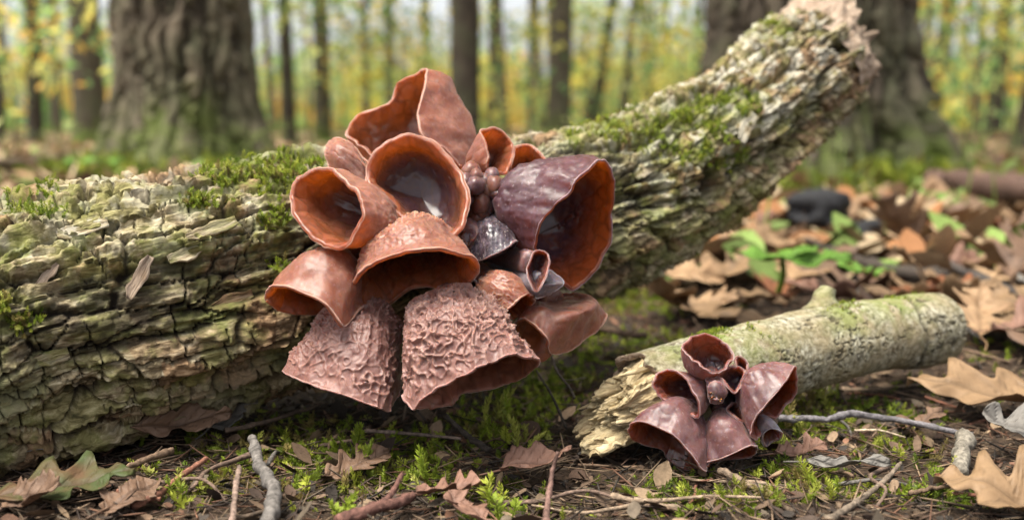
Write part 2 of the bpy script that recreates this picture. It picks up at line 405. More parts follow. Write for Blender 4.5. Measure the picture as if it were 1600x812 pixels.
def build_log():
    root = link('fallen_log', None, label='thick fallen log with cracked mossy bark rising to the upper right', cat='log')
    nu, nph = 1120, 360; ph = front_phis(nph)
    path, rad, su, T, A, B, D = log_surface(MAIN_AXIS, nu, ph)
    U = np.repeat(su[:, None], nph, 1); VV = (ph / (2 * math.pi) * 34.0)[None, :].repeat(nu, 0)     # around, cm
    base = path[:, None] + D * rad[:, None, None]
    q = base.reshape(-1, 3)
    w1 = fbm(q / 5.0, 3, 40).reshape(U.shape); w2 = fbm(q / 1.1, 3, 41).reshape(U.shape)
    # flaky layers: terraces of a field stretched along the log, so that ledges run lengthwise
    L1 = fbm(np.stack([U / 6.5, VV / 1.25 + 0.5 * w1, w1 * 1.2], -1), 4, 44) + 0.10 * w2
    ter = L1 * 4.6; k = np.floor(ter); step = (k + sst(0.0, 0.20, ter - k)) / 4.6
    L2 = fbm(np.stack([U / 2.6, VV / 0.50 + 0.4 * w2, w2], -1), 3, 45); t2 = L2 * 3.2; k2 = np.floor(t2); step2 = (k2 + sst(0.0, 0.25, t2 - k2)) / 3.2
    # plates between lengthwise furrows and cross cracks
    nb = 34; b = VV / 34.0 * nb + 0.8 * w1 + 0.25 * w2; a = U / 4.0 + 0.18 * fbm(q / 1.3, 3, 43).reshape(U.shape)
    f1, edge, cid = cells(a, b, nb, 7)
    nb2 = 26; b2 = VV / 34.0 * nb2 + 0.8 * w1 + 0.5 * w2; a2 = U / 1.15 + 0.30 * w2
    g1, edge2, cid2 = cells(a2, b2, nb2, 8)
    r1 = rnd_id(cid, 1); r2 = rnd_id(cid2, 2)
    fib = fbm(np.stack([U / 1.8, VV / 0.20, w2 * 2], -1), 4, 50); fib2 = fbm(np.stack([U / 0.30, VV / 0.14, w2], -1), 3, 51)
    crm = sst(-0.35, 0.15, fbm(q / 2.5, 2, 47).reshape(U.shape))
    h = 0.80 * step + 0.36 * step2 - 0.42 * sst(0.12, 0.0, edge) + 0.20 * (r1 - 0.5) - 0.42 * sst(0.075, 0.0, edge2) * crm + 0.07 * (r2 - 0.5)
    h = h + 0.11 * fib + 0.07 * fib2 + 0.12 * w1
    lay = fbm(np.stack([U / 8.0, VV / 1.0 + 0.4 * w1, w1], -1), 3, 55); h = h - 0.40 * sst(0.10, 0.34, lay)                 # long split furrows
    lump = 0.35 * fbm(q / 7.0, 2, 60).reshape(U.shape)
    px, py, d = proj(q)
    hole = np.exp(-(((px - 1113) / 13) ** 2 + ((py - 285) / 30) ** 2) ** 2).reshape(U.shape) * (D @ -FW > 0)
    h = h + lump - 1.6 * hole
    V = (base + D * h[..., None]).reshape(-1, 3)
    far = sst(880, 1000, px).reshape(U.shape) * sst(-0.3, 0.5, np.sin(ph))[None, :]
    lich = np.maximum(0.40 * sst(0.1, 0.8, np.sin(ph))[None, :], far).ravel()
    cav = np.clip(sst(0.08, 0.0, edge) * 0.85 + 0.9 * sst(0.06, 0.0, edge2) * crm + 0.75 * sst(0.12, 0.32, lay) * sst(0.35, -.1, fib) + 0.9 * hole, 0, 1).ravel()  # shade of cracks, furrows and hole put into the bark colour for contrast
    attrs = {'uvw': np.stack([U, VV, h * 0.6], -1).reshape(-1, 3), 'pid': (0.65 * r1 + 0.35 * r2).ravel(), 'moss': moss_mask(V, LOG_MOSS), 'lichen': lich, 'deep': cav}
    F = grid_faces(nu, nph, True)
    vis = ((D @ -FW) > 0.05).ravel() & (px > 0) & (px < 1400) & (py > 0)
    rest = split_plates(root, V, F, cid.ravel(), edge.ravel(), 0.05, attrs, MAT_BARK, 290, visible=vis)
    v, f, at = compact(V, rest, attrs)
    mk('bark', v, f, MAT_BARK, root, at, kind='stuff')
    # broken, bark-free end
    broken_end(root, path[-1] - T[-1] * 1.2, T[-1], A[-1], B[-1], rad[-1] * 1.0, 5.6, MAT_ENDWOOD, 77, lean=0.12, taper=0.10, rough=.8)
    return path, rad, T, A, B, su, V.reshape(nu, nph, 3), ph, D

def broken_end(root, o, T, A, B, r, L, mat, seed, lean=0.0, taper=0.3, nsp=0, drop=0.0, rough=1.0):
    """ragged wood sticking out beyond the bark: a fibrous stub with a jagged face, plus loose splinters"""
    nu, nph = 90, 150; ph = np.arange(nph) / nph * 2 * math.pi
    s = np.linspace(0, 1, nu)
    loc = np.stack([np.cos(ph), np.sin(ph)], -1)
    Lj = L * (0.72 + 0.35 * fbm(xyz(loc[:, 0] * 2.2, loc[:, 1] * 2.2), 3, seed) + 0.10 * fbm(xyz(loc[:, 0] * 9, loc[:, 1] * 9), 2, seed + 6) + lean * loc[:, 1])
    U = s[:, None] * Lj[None, :]
    rr = r * (1 - taper * s[:, None] ** 1.5) * np.ones((1, nph))
    C = np.stack([U / 1.4, np.broadcast_to(loc[None, :, 0] * 3.2, U.shape), np.broadcast_to(loc[None, :, 1] * 3.2, U.shape)], -1)
    n1 = fbm(C, 4, seed + 1); st = np.floor((n1 + 1) * 5) / 5 - 1
    rr = rr + r * 0.16 * rough * (0.6 * n1 + 0.8 * st) * (0.3 + s[:, None]) + 0.04 * fbm(C * np.array([1, 5, 5]), 2, seed + 4)
    n2 = fbm(C * np.array([.7, 3.1, 3.1]), 3, seed + 8); rr = rr + r * 0.10 * rough * (np.floor((n2 + 1) * 4) / 4 - 1) * (0.4 + s[:, None])
    cen = o + T * U[..., None] + B * (-drop * s[:, None] ** 1.3)[..., None] * np.ones((1, nph, 1))
    V = cen + A * (rr * loc[None, :, 0])[..., None] + B * (rr * loc[None, :, 1])[..., None]
    uvw = np.stack([U, np.broadcast_to(loc[None, :, 0] * r, U.shape), np.broadcast_to(loc[None, :, 1] * r, U.shape)], -1)
    F = grid_faces(nu, nph, True)
    # jagged face: rings shrinking to the middle
    nk = 40; k = np.linspace(1, 0, nk + 1)[1:]
    last = V[-1]; 
    ctr = o + T * (L * 0.62) - B * drop
    X = np.stack([np.outer(k, loc[:, 0]), np.outer(k, loc[:, 1])], -1)
    nn = fbm(xyz(X[..., 0] * 3.0 + seed, X[..., 1] * 3.0), 3, seed + 2); stp = np.floor((nn + 1) * 5) / 5 - 1
    fin = fbm(xyz(X[..., 0] * 12.0, X[..., 1] * 12.0), 2, seed + 3)
    Vc = ctr + (last[None] - ctr) * k[:, None, None] + T * ((0.75 * stp + 0.25 * nn + 0.12 * fin) * L * 0.42 * rough * (1 - k[:, None] ** 6))[..., None]
    V2 = np.concatenate([V.reshape(-1, 3), Vc.reshape(-1, 3)])
    uv2 = np.concatenate([uvw.reshape(-1, 3), np.stack([np.full(X.shape[:2], L), X[..., 0] * r, X[..., 1] * r], -1).reshape(-1, 3)])
    F2 = grid_faces(nk + 1, nph, True, (nu - 1) * nph)
    mk('broken_wood', V2, np.concatenate([F, F2]), mat, root, {'uvw': uv2})
    rs = np.random.default_rng(seed)
    for i in range(nsp):
        a = rs.uniform(0, 2 * math.pi); q = math.sqrt(rs.uniform(0.15, 1)) * r * (1 - taper * 0.6)
        p0 = o + T * L * rs.uniform(0.1, 0.5) + A * q * math.cos(a) + B * (q * math.sin(a) - drop * 0.4)
        ln = L * rs.uniform(0.35, 0.7); w = rs.uniform(0.06, 0.16); t2 = T + A * rs.normal(0, .08) + B * rs.normal(-drop / L * 0.6, .08)
        path = np.array([p0, p0 + t2 * ln * 0.5, p0 + t2 * ln])
        v, f = tube(path, [w, w * 0.8, w * 0.15], 5)
        mk('splinter', v, f, mat, root, {'uvw': np.stack([(v - o) @ T, (v - o) @ A, (v - o) @ B], -1)}, smooth=False)

LOGD = build_log()

def mat_small_bark():
    m = NT('smooth_grey_bark'); uv = m.attr('uvw', True)
    n1 = m.noise(uv, 0.5, 5, 0.6); n2 = m.noise(uv, 3.2, 6, 0.65); n3 = m.noise(uv, 1.1, 4, 0.6, 0.6)
    c = m.ramp(n2, [(0.32, (0.07, 0.06, 0.035)), (0.46, (0.22, 0.195, 0.13)), (0.62, (0.45, 0.425, 0.33))])
    c = m.mix(m.ramp(n1, [(0.42, 0.0), (0.58, 0.75)]), c, m.mix(n2, (0.12, 0.09, 0.045), (0.36, 0.29, 0.16)))
    c = m.mix(m.ramp(n3, [(0.52, 0.0), (0.64, 0.55)]), c, m.mix(n2, (0.07, 0.062, 0.03), (0.22, 0.20, 0.10)))
    c = m.mix(m.math('MULTIPLY', m.attr('moss'), m.ramp(n3, [(0.38, 0.0), (0.5, 0.9)])), c, (0.16, 0.21, 0.04))
    c = m.mix(m.attr('deep'), c, (0.045, 0.036, 0.022))
    m.P(Base_Color=c, Roughness=0.75, Specular_IOR_Level=0.3); m.bump(m.math('ADD', n2, m.noise(uv, 9.0, 4, 0.7)), 0.8, 0.10); return m.mat
MAT_SBARK = mat_small_bark()
SMALL_AXIS = [(1004, 616, 47.6, 66), (1060, 600, 48.7, 67), (1150, 573, 51.2, 65), (1250, 548, 54.2, 62), (1370, 524, 57.6, 57), (1462, 513, 60.4, 54)]

def build_small_log():
    root = link('birch_branch_piece', None, label='short pale grey branch piece with a splintered left end on the ground', cat='log')
    nu, nph = 520, 230; ph = front_phis(nph)
    path, rad, su, T, A, B, D = log_surface(SMALL_AXIS, nu, ph)
    U = np.repeat(su[:, None], nph, 1); VV = (ph / (2 * math.pi) * 12.5)[None, :].repeat(nu, 0)
    # ragged bark edge at the broken end
    e0 = 0.55 * fbm(np.stack([np.cos(ph) * 2, np.sin(ph) * 2, ph * 0], -1), 3, 91) + 0.35 * np.sin(ph + 2.4)
    shift = (e0[None, :] * np.exp(-U / 1.2))
    base = path[:, None] + T[:, None] * shift[..., None] + D * rad[:, None, None]; q = base.reshape(-1, 3)
    sh = U.shape; w = fbm(q / 1.0, 3, 92).reshape(sh)
    crk = np.abs(fbm(np.stack([U / 1.1 + 0.6 * w, VV / 0.42, w], -1), 3, 93)); msk = sst(-0.15, 0.2, fbm(q / 1.6, 3, 94).reshape(sh))
    crack = sst(0.07, 0.01, crk) * msk; pit = sst(0.30, 0.45, fbm(np.stack([U / .55, VV / .2, w], -1), 2, 97)) * sst(0.0, .4, fbm(q / 1.3, 2, 98).reshape(sh)); crack = np.maximum(crack, 0.8 * pit)
    h = 0.16 * fbm(q / 2.4, 3, 95).reshape(sh) + 0.035 * fbm(q / 0.5, 3, 96).reshape(sh) - 0.13 * crack
    ring = np.exp(-((U - su[-1] + 3.2 + 0.35 * np.sin(ph * 2 + 1)[None, :] + 0.3 * w) / 0.13) ** 2) * sst(-0.75, 0.3, np.cos(ph - 0.2))[None, :]
    h = h - 0.16 * ring + 0.10 * sst(su[-1] - 3.2, su[-1] - 2.9, U)
    V = (base + D * h[..., None]).reshape(-1, 3)
    attrs = {'uvw': np.stack([U, VV, h], -1).reshape(-1, 3), 'deep': np.clip(crack * 0.95 + 0.8 * ring, 0, 1).ravel(),
             'moss': moss_mask(V, [(1105, 525, 45, 1), (1320, 478, 40, .8), (1330, 500, 35, .6), (1180, 545, 50, .4), (1400, 465, 50, .8), (1060, 545, 40, .5)])}
    F = grid_faces(nu, nph, True)
    mk('bark', V, F, MAT_SBARK, root, attrs)
    # torn bark rim: inner thickness seen at the broken end
    k = nph; ringo = V.reshape(nu, nph, 3)[0]; ringi = ringo - D[0] * 0.22 - T[0] * 0.02; rin2 = ringi + T[0] * 1.2
    mk('bark_edge', np.concatenate([ringo, ringi, rin2]), grid_faces(3, nph, True), MAT_ENDWOOD, root, {'uvw': np.concatenate([ringo, ringi, rin2])})
    broken_end(root, path[0] + T[0] * 0.8, -T[0], A[0], B[0], rad[0] * 0.95, 3.5, MAT_PALEWOOD, 31, lean=-0.30, taper=0.06, nsp=7, drop=0.35, rough=1.1)
    broken_end(root, path[-1] - T[-1] * 0.3, T[-1], A[-1], B[-1], rad[-1] * 0.9, 0.75, MAT_ENDWOOD, 35, lean=0.1, taper=0.15)
    # side branch stub
    p = np.array([P(1288, 490, 56), P(1291, 468, 56.2), P(1296, 450, 56.3)])
    v, f = tube(catmull(p, 14, False), np.linspace(1.0, 0.42, 14), 18, 0.5, 3)
    mk('branch_stub', v, f, MAT_SBARK, root, {'uvw': v, 'deep': v[:, 0] * 0, 'moss': v[:, 0] * 0 + 0.3})
    return path, rad, T, A, B, su, V.reshape(nu, nph, 3), ph, D
SLOGD = build_small_log()

# ------------------------------------------------------------------ trees
def leaf_tpl(lob=0.0):
    """a small pointed leaf, two rows of quads, length 1 along y"""
    s = np.linspace(0, 1, 5); w = 0.30 * np.sin(np.pi * np.clip(s, 0.02, 0.98)) ** 0.8
    V = np.concatenate([np.stack([-w, s, 0.12 * np.abs(w) + 0.10 * (s - .5) ** 2], -1), np.stack([0 * w, s, 0.10 * (s - .5) ** 2 - 0.03], -1), np.stack([w, s, 0.12 * np.abs(w) + 0.10 * (s - .5) ** 2], -1)])
    F = []
    for c in (0, 5):
        for i in range(4): F.append((c + i, c + 5 + i, c + 6 + i, c + 1 + i))
    return V, np.array(F)
def diamond_tpl():
    V = np.array([[0, 0, 0], [-.32, .45, .06], [0, 1, 0], [.32, .45, .06]]); return V, np.array([[0, 3, 2, 1]])

YELLOWS = np.array([(0.48, 0.43, 0.11), (0.36, 0.40, 0.12), (0.56, 0.42, 0.06), (0.24, 0.33, 0.10), (0.46, 0.28, 0.06), (0.15, 0.25, 0.08), (0.38, 0.40, 0.16), (0.10, 0.16, 0.06)]) * np.array([1.40, 1.45, 1.6])
def foliage(n, size, spread, clumps, seed, pal=YELLOWS):
    r = np.random.default_rng(seed)
    cc = r.uniform(-1, 1, (clumps, 3)) * np.array(spread) * 0.85; cs = r.uniform(0.18, 0.42, clumps) * np.mean(spread[:2])
    k = r.integers(0, clumps, n); pos = cc[k] + r.normal(0, 1, (n, 3)) * cs[k][:, None] * np.array([1, 1, 0.55])
    tv, tf = diamond_tpl()
    col = pal[(hsh(k, k * 0, k * 0, seed) * len(pal)).astype(int) % len(pal)] * r.uniform(0.7, 1.3, (n, 1))
    V, F, C = scatter(tv, tf, pos, rots(n, 0.7, r), r.uniform(0.7, 1.3, n) * size, col)
    return mesh_data('crown', V, F, MAT_FOLIAGE, {'col': C}, smooth=False)

CROWNS = [foliage(1400, 9, (110, 110, 80), 26, 300 + i) for i in range(4)]        # crown of one young tree, cm
BIGCROWN = [foliage(1600, 14, (190, 190, 90), 34, 320 + i) for i in range(2)]

def trunk_mesh(h, r, seed, nz=120, nph=56, flare=1.0, lean=(0, 0), relief=0.05):
    z = np.concatenate([np.linspace(-12, 120, int(nz * .7), endpoint=False), np.linspace(120, h, nz - int(nz * .7))]); ph = np.arange(nph) / nph * 2 * math.pi
    Z, PH = np.meshgrid(z, ph, indexing='ij')
    R = r * (1 - 0.35 * Z / h) + r * flare * (0.55 * np.exp(-np.maximum(Z, 0) / (r * 0.75)) * (1 + 0.45 * np.sin(PH * 5 + seed) + 0.25 * np.sin(PH * 3 + 2 * seed)))
    c = np.stack([np.cos(PH) * r / (r * .32), np.sin(PH) * r / (r * .32), Z / (r * 2.2)], -1)
    nz_ = fbm(c, 4, seed); R = R + r * relief * 2.2 * (np.abs(nz_) - 0.25)
    V = np.stack([np.cos(PH) * R + lean[0] * Z, np.sin(PH) * R + lean[1] * Z, Z], -1)
    moss = sst(0.95 * r + 12, 4, Z + 10 * fbm(c * 1.3, 2, seed + 5))
    return mesh_data('trunk', V.reshape(-1, 3), grid_faces(nz, nph, True), None, {'uvw': np.stack([Z, PH * r, Z * 0], -1).reshape(-1, 3), 'moss': moss.ravel()})

def tree(px, d, w, label, lean=0.0, h=520, group=None, crown=None, seed=1, mat=None, crown_z=None, flare=0.5, cs=1.0):
    """a tree whose trunk is w px wide at pixel column px, d cm away"""
    pt = CAM + FW * d + RT * ((px - 800) / FPX * d); x, y = pt[0], pt[1]
    o = link('forest_tree', None, label=label, cat='tree', group=group)
    o.location = (x * CM, y * CM, float(gz(x, y)) * CM)
    me = trunk_mesh(h, w / 2 / FPX * d, seed, lean=(lean, 0), flare=flare, nz=60, nph=28); me.materials.append(mat or MAT_TRUNK2)
    link('trunk', me, o)
    if crown:
        c = link('crown', crown, o); c.location = (lean * (crown_z or h * .8) * CM, 0, (crown_z or h * .8) * CM); c.rotation_euler = (0, 0, seed * 1.3); c.scale = (cs, cs, cs)
    return o

def big_tree(px, d, w, label, seed, h=620, lean=0.0, plates=110, mat=None):
    """near tree whose deep furrowed bark is built plate by plate"""
    pt = CAM + FW * d + RT * ((px - 800) / FPX * d); x, y = pt[0], pt[1]; r = w / 2 / FPX * d; z0 = float(gz(x, y))
    o = link('forest_tree', None, label=label, cat='tree')
    nz, nph = 330, 260
    z = np.concatenate([np.linspace(-14, 95, 250, endpoint=False), np.linspace(95, h, 80)])
    ph = np.concatenate([np.linspace(-200, 20, 210, endpoint=False), np.linspace(20, 160, 50, endpoint=False)]) * math.pi / 180
    Z, PH = np.meshgrid(z, ph, indexing='ij')
    R = r * (1 - 0.3 * Z / h) + r * 0.62 * np.exp(-np.maximum(Z, 0) / (r * 0.9)) * (1 + 0.5 * np.sin(PH * 5 + seed) + 0.25 * np.sin(PH * 3 + seed * 2))
    q = np.stack([np.cos(PH) * r, np.sin(PH) * r, Z], -1)
    w1 = fbm(q / 9, 3, seed); w2 = fbm(q / 2.5, 3, seed + 1)
    nb = max(14, int(2 * math.pi * r / 3.6)); b = PH / (2 * math.pi) * nb + 0.7 * w1 + .25 * w2; a = Z / 26 + 0.3 * w2
    f1, edge, cid = cells(a, b, nb, seed + 2); rr = rnd_id(cid, seed)
    hh = 2.8 * sst(0.0, 0.45, edge) * (0.55 + 0.6 * rr) + 0.35 * w2 + 1.0 * w1 + 0.35 * fbm(np.stack([PH * r / .8, Z / 6, Z * 0], -1), 3, seed + 3)
    V = np.stack([np.cos(PH) * (R + hh) + x + lean * Z, np.sin(PH) * (R + hh) + y, Z + z0], -1).reshape(-1, 3)
    moss = 0.75 * sst(r * 0.95 + 10, 0, Z + 14 * fbm(q / 8, 2, seed + 5)).ravel()
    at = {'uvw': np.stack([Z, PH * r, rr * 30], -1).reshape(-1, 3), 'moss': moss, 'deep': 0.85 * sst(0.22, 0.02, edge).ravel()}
    F = grid_faces(nz, nph, True)
    vis = ((np.sin(PH) < 0.2) & (Z < 75) & (Z > 0)).ravel()
    rest = split_plates(o, V, F, cid.ravel(), edge.ravel(), 0.10, at, (mat or MAT_TRUNK), plates, visible=vis)
    v, f, a2 = compact(V, rest, at); mk('trunk', v, f, (mat or MAT_TRUNK), o, a2, kind='stuff')
    c = link('crown', BIGCROWN[seed % 2], o); c.location = (x * CM, y * CM, (z0 + h * 0.95) * CM)
    return o

big_tree(302, 318, 178, 'broad oak trunk with mossy foot behind the left end of the log', 3, lean=0.0)
big_tree(1252, 262, 262, 'broad dark oak trunk directly behind the raised end of the log', 4, lean=-0.02, mat=mat_trunk('dark_oak_bark', (0.018, 0.014, 0.010), (0.12, 0.095, 0.07)))
DARKT = mat_trunk('dark_trunk_bark', (0.022, 0.018, 0.014), (0.085, 0.066, 0.05), False)
rb = random.Random(5)
TREES = [(152, 800, 50, 'brown trunk standing next left of the broad mossy oak', -.015, 0), (66, 900, 24, 'slim dark trunk, second from the left edge of the photo', .02, 1), (12, 980, 15, 'thin dark trunk at the very left edge', .035, 1),
         (458, 900, 21, 'slim dark trunk just right of the broad mossy oak', -.02, 1), (509, 1040, 26, 'grey trunk left of the mushroom cluster, behind the slim dark one', 0, 0), (576, 1300, 11, 'thin dark pole of a tree above the left of the mushrooms', 0, 1),
         (611, 1500, 16, 'thin pale trunk above the tallest mushroom', 0.01, 0), (727, 700, 47, 'thick straight dark trunk right above the mushroom cluster', .012, 1), (872, 850, 38, 'straight greyish brown trunk right of the cluster', .015, 0),
         (770, 1700, 14, 'faint grey trunk just right of the thick straight one', 0, 0), (829, 1500, 10, 'thin greenish trunk left of the greyish brown one', 0, 0), (922, 1150, 17, 'slim dark trunk leaning right beside the greyish brown one', .15, 1),
         (968, 1250, 14, 'second slim leaning trunk above the mossy log', .09, 1), (1014, 1600, 10, 'thin straight trunk above the mossest part of the log', .0, 0), (1080, 1400, 12, 'thin trunk left of the raised log end', .03, 0),
         (1440, 1050, 25, 'dark leaning trunk right of the raised log end', .12, 1), (1540, 1200, 26, 'dark trunk near the right edge, leaning slightly', .05, 1), (1592, 640, 42, 'stout dark trunk cut off by the right edge', .13, 1),
         (1515, 1900, 12, 'faint thin trunk between the two dark leaning ones on the right', 0, 0), (1418, 1500, 13, 'thin trunk close beside the broad oak behind the log', 0.0, 0), (668, 2000, 15, 'faint distant trunk left of the thick straight one', 0, 0), (215, 1900, 16, 'faint distant trunk half hidden by the broad mossy oak', 0, 0), (100, 1700, 16, 'faint distant trunk between the two leftmost dark ones', 0, 0)]
for i, (px, d, w, lab, ln, dk) in enumerate(TREES):
    tree(px, d, w, lab.replace('mossest', 'mossy top'), ln, seed=10 + i, mat=DARKT if dk else MAT_TRUNK2, crown=CROWNS[i % 4] if d > 850 else BIGCROWN[i % 2], crown_z=430 + 40 * (i % 4) if d > 850 else 560, cs=1.3)
for i in range(26):                                              # far thin trunks that nothing tells apart
    d = rb.uniform(1500, 3000); px = rb.uniform(-120, 1720)
    tree(px, d, rb.uniform(5, 15), 'far thin tree lost in the blurred yellow-green wood', rb.uniform(-.06, .06), h=700, group='far thin trees of the blurred wood', crown=CROWNS[i % 4], seed=60 + i, mat=MAT_TRUNK2, crown_z=rb.uniform(420, 640), cs=1.3)

# leafy saplings of the undergrowth
def sapling(px, d, h, label, seed, cs=0.6, group='leafy saplings of the undergrowth'):
    pt = CAM + FW * d + RT * ((px - 800) / FPX * d); x, y = pt[0], pt[1]
    o = link('leafy_sapling', None, label=label, cat='sapling', group=group); o.location = (x * CM, y * CM, float(gz(x, y)) * CM)
    v, f = tube(np.array([[0, 0, -3], [3, 1, h * .4], [-2, 2, h * .8], [0, 0, h * 1.2]]), [2.2, 1.8, 1.2, .5], 7)
    mk('stem', v, f, MAT_TWIG, o, {'col': np.tile((0.09, 0.07, 0.05), (len(v), 1))})
    c = link('foliage', CROWNS[seed % 4], o); c.location = (0, 0, h * CM); c.scale = (cs, cs, cs * .8); c.rotation_euler = (0, 0, seed)
for i in range(30):
    d = rb.uniform(1000, 2300); px = rb.uniform(-80, 1680)
    sapling(px, d, rb.uniform(45, 150), 'blurred leafy sapling with yellow-green leaves between the far trunks', i, rb.uniform(.45, .75))

NEARLEAF = [foliage(330, 7.5, (70, 70, 55), 16, 340 + i) for i in range(3)]
for i, (px, d, h) in enumerate([(30, 620, 62), (100, 760, 95), (205, 900, 120), (485, 820, 110), (640, 980, 75), (790, 900, 60), (985, 860, 70), (1060, 980, 105), (1430, 640, 60), (1500, 780, 95), (1560, 900, 70), (1590, 700, 110)]):
    pt = CAM + FW * d + RT * ((px - 800) / FPX * d); x, y = pt[0], pt[1]
    o = link('leafy_sapling', None, label='slender sapling with loose yellowing leaves in front of the far trunks', cat='sapling', group='slender saplings nearer than the far wood'); o.location = (x * CM, y * CM, float(gz(x, y)) * CM)
    v, f = tube(np.array([[0, 0, -3], [2, 1, h * .4], [-2, 2, h * .9], [3, 0, h * 1.7]]), [1.0, .8, .6, .3], 6)
    mk('stem', v, f, MAT_TWIG, o, {'col': np.tile((0.08, 0.06, 0.045), (len(v), 1))}); c = link('foliage', NEARLEAF[i % 3], o); c.location = (0, 0, h * CM); c.rotation_euler = (0, 0, i * 2.1)

def distant_wood():
    r = np.random.default_rng(8); n = 52000
    th = r.uniform(-46, 46, n) * math.pi / 180; R = r.uniform(2500, 3150, n); x = R * np.sin(th); y = R * np.cos(th)
    clump = fbm(xyz(th * 16, R / 1500), 3, 70); z = np.abs(r.normal(0, 1, n)) * 120 * (1.1 + 0.9 * clump)
    z = np.where(r.uniform(0, 1, n) < 0.6, r.uniform(0, 620, n), z)
    gap = fbm(xyz(x / 95.0, z / 80.0, y / 900.0), 2, 71); keep = (gap < 0.36 - 0.60 * sst(120, 230, z)); x, y, z, th = x[keep], y[keep], z[keep], th[keep]; n = len(x)
    tv, tf = diamond_tpl()
    col = YELLOWS[((noise3(xyz(th * 30, z / 130.0), 72) * .5 + .5) * 7.99).astype(int)] * r.uniform(0.8, 1.35, (n, 1))
    V, F, C = scatter(tv, tf, np.stack([x, y, z], -1), rots(n, 0.9, r), r.uniform(14, 30, n), col)
    mk('distant_wood', V, F, MAT_FOLIAGE, attrs={'col': C}, smooth=False, kind='stuff', label='pale yellow-green mass of distant autumn foliage', cat='foliage')
distant_wood()
# ------------------------------------------------------------------ jelly ear mushrooms
def mat_ear(name, outer, outer2, inner, deep, frost, frostc=(0.62, 0.45, 0.40), sss=1.0, rough=0.40, rad=(1.0, 0.42, 0.18), scale=0.32, trans=0.36, tcol=(0.95, 0.40, 0.085)):
    m = NT(name); o = m.obj()
    big = m.noise(o, 0.45, 4, 0.55, 0.3); mid = m.noise(o, 1.6, 5, 0.6, 0.4); fine = m.noise(o, 6.0, 5, 0.75); spk = m.noise(o, 8.0, 2, 0.5)
    inn = m.attr('inner'); t = m.attr('tt')                                    # tt: 0 at the base, 1 at the rim
    co = m.mix(m.ramp(big, [(0.35, 0.0), (0.65, 1.0)]), outer, outer2)
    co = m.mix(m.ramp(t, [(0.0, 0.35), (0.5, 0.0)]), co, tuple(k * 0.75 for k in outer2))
    co = m.mix(m.math('MULTIPLY', m.attr('ridge'), 0.5), co, frostc)
    fr = m.math('MULTIPLY', m.ramp(m.math('ADD', m.math('MULTIPLY', fine, 0.7), m.math('MULTIPLY', mid, 0.5)), [(0.52, 0.0), (0.72, 1.0)]), frost)
    co = m.mix(fr, co, frostc)
    co = m.mix(m.math('MULTIPLY', m.ramp(spk, [(0.63, 0.0), (0.70, 1.0)]), frost * 0.7), co, (0.75, 0.65, 0.6))
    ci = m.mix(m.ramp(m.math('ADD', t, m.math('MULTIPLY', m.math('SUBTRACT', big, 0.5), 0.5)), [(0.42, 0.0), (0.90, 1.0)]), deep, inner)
    ci = m.mix(m.ramp(t, [(0.80, 0.0), (1.0, 0.65)]), ci, tuple(min(.9, k * 1.25) for k in outer) if outer[0] > .15 else inner)  # lit inner lip put into the colour, brighter towards the rim
    vein = m.ramp(m.n('TexVoronoi', {'feature': 'DISTANCE_TO_EDGE'}, Vector=m.n('VectorMath', {'operation': 'ADD'}, _0=o, _1=m.n('TexNoise', Vector=o, Scale=0.9).outputs['Color']).outputs[0], Scale=1.25).outputs[0], [(0.0, 1.0), (0.16, 0.0)])
    vm = m.math('MULTIPLY', vein, m.ramp(mid, [(0.35, 0.15), (0.6, 0.75)])); ci = m.mix(vm, ci, tuple(k * 0.4 for k in inner))
    c = m.mix(inn, co, ci)
    m.P(Base_Color=c, Subsurface_Weight=sss, Subsurface_Scale=scale * CM, Subsurface_Anisotropy=0.3, Specular_IOR_Level=0.5,
        Coat_Weight=m.math('ADD', 0.14, m.math('MULTIPLY', inn, 0.02)), Coat_Roughness=0.34, Sheen_Weight=m.math('MULTIPLY', m.math('SUBTRACT', 1.0, inn), 0.15), Sheen_Roughness=0.4, Sheen_Tint=(0.95, 0.80, 0.76))
    m.p.inputs['Subsurface Radius'].default_value = rad
    m.P(Roughness=m.math('ADD', m.math('MULTIPLY', inn, -0.12), m.math('ADD', rough, m.math('MULTIPLY', m.math('SUBTRACT', mid, 0.5), 0.3))))
    m.bump(m.math('ADD', m.math('MULTIPLY', fine, m.math('SUBTRACT', 1.05, inn)), m.math('MULTIPLY', mid, m.math('SUBTRACT', 1.5, m.math('MULTIPLY', inn, 1.1)))), 0.22, 0.07)
    if trans:
        tc = m.mix(1.0, tcol, m.ramp(m.math('ADD', t, m.math('MULTIPLY', m.math('SUBTRACT', mid, 0.5), 0.5)), [(0.38, 0.06), (0.92, 1.0)]), 'MULTIPLY')
        tc = m.mix(m.math('MULTIPLY', vm, 0.8), tc, tuple(k * 0.3 for k in tcol))
        tr = m.n('BsdfTranslucent', Color=tc); ms = m.n('MixShader', Fac=trans)
        m.t.links.new(m.p.outputs[0], ms.inputs[1]); m.t.links.new(tr.outputs[0], ms.inputs[2]); m.t.links.new(ms.outputs[0], m.out.inputs[0])
    return m.mat

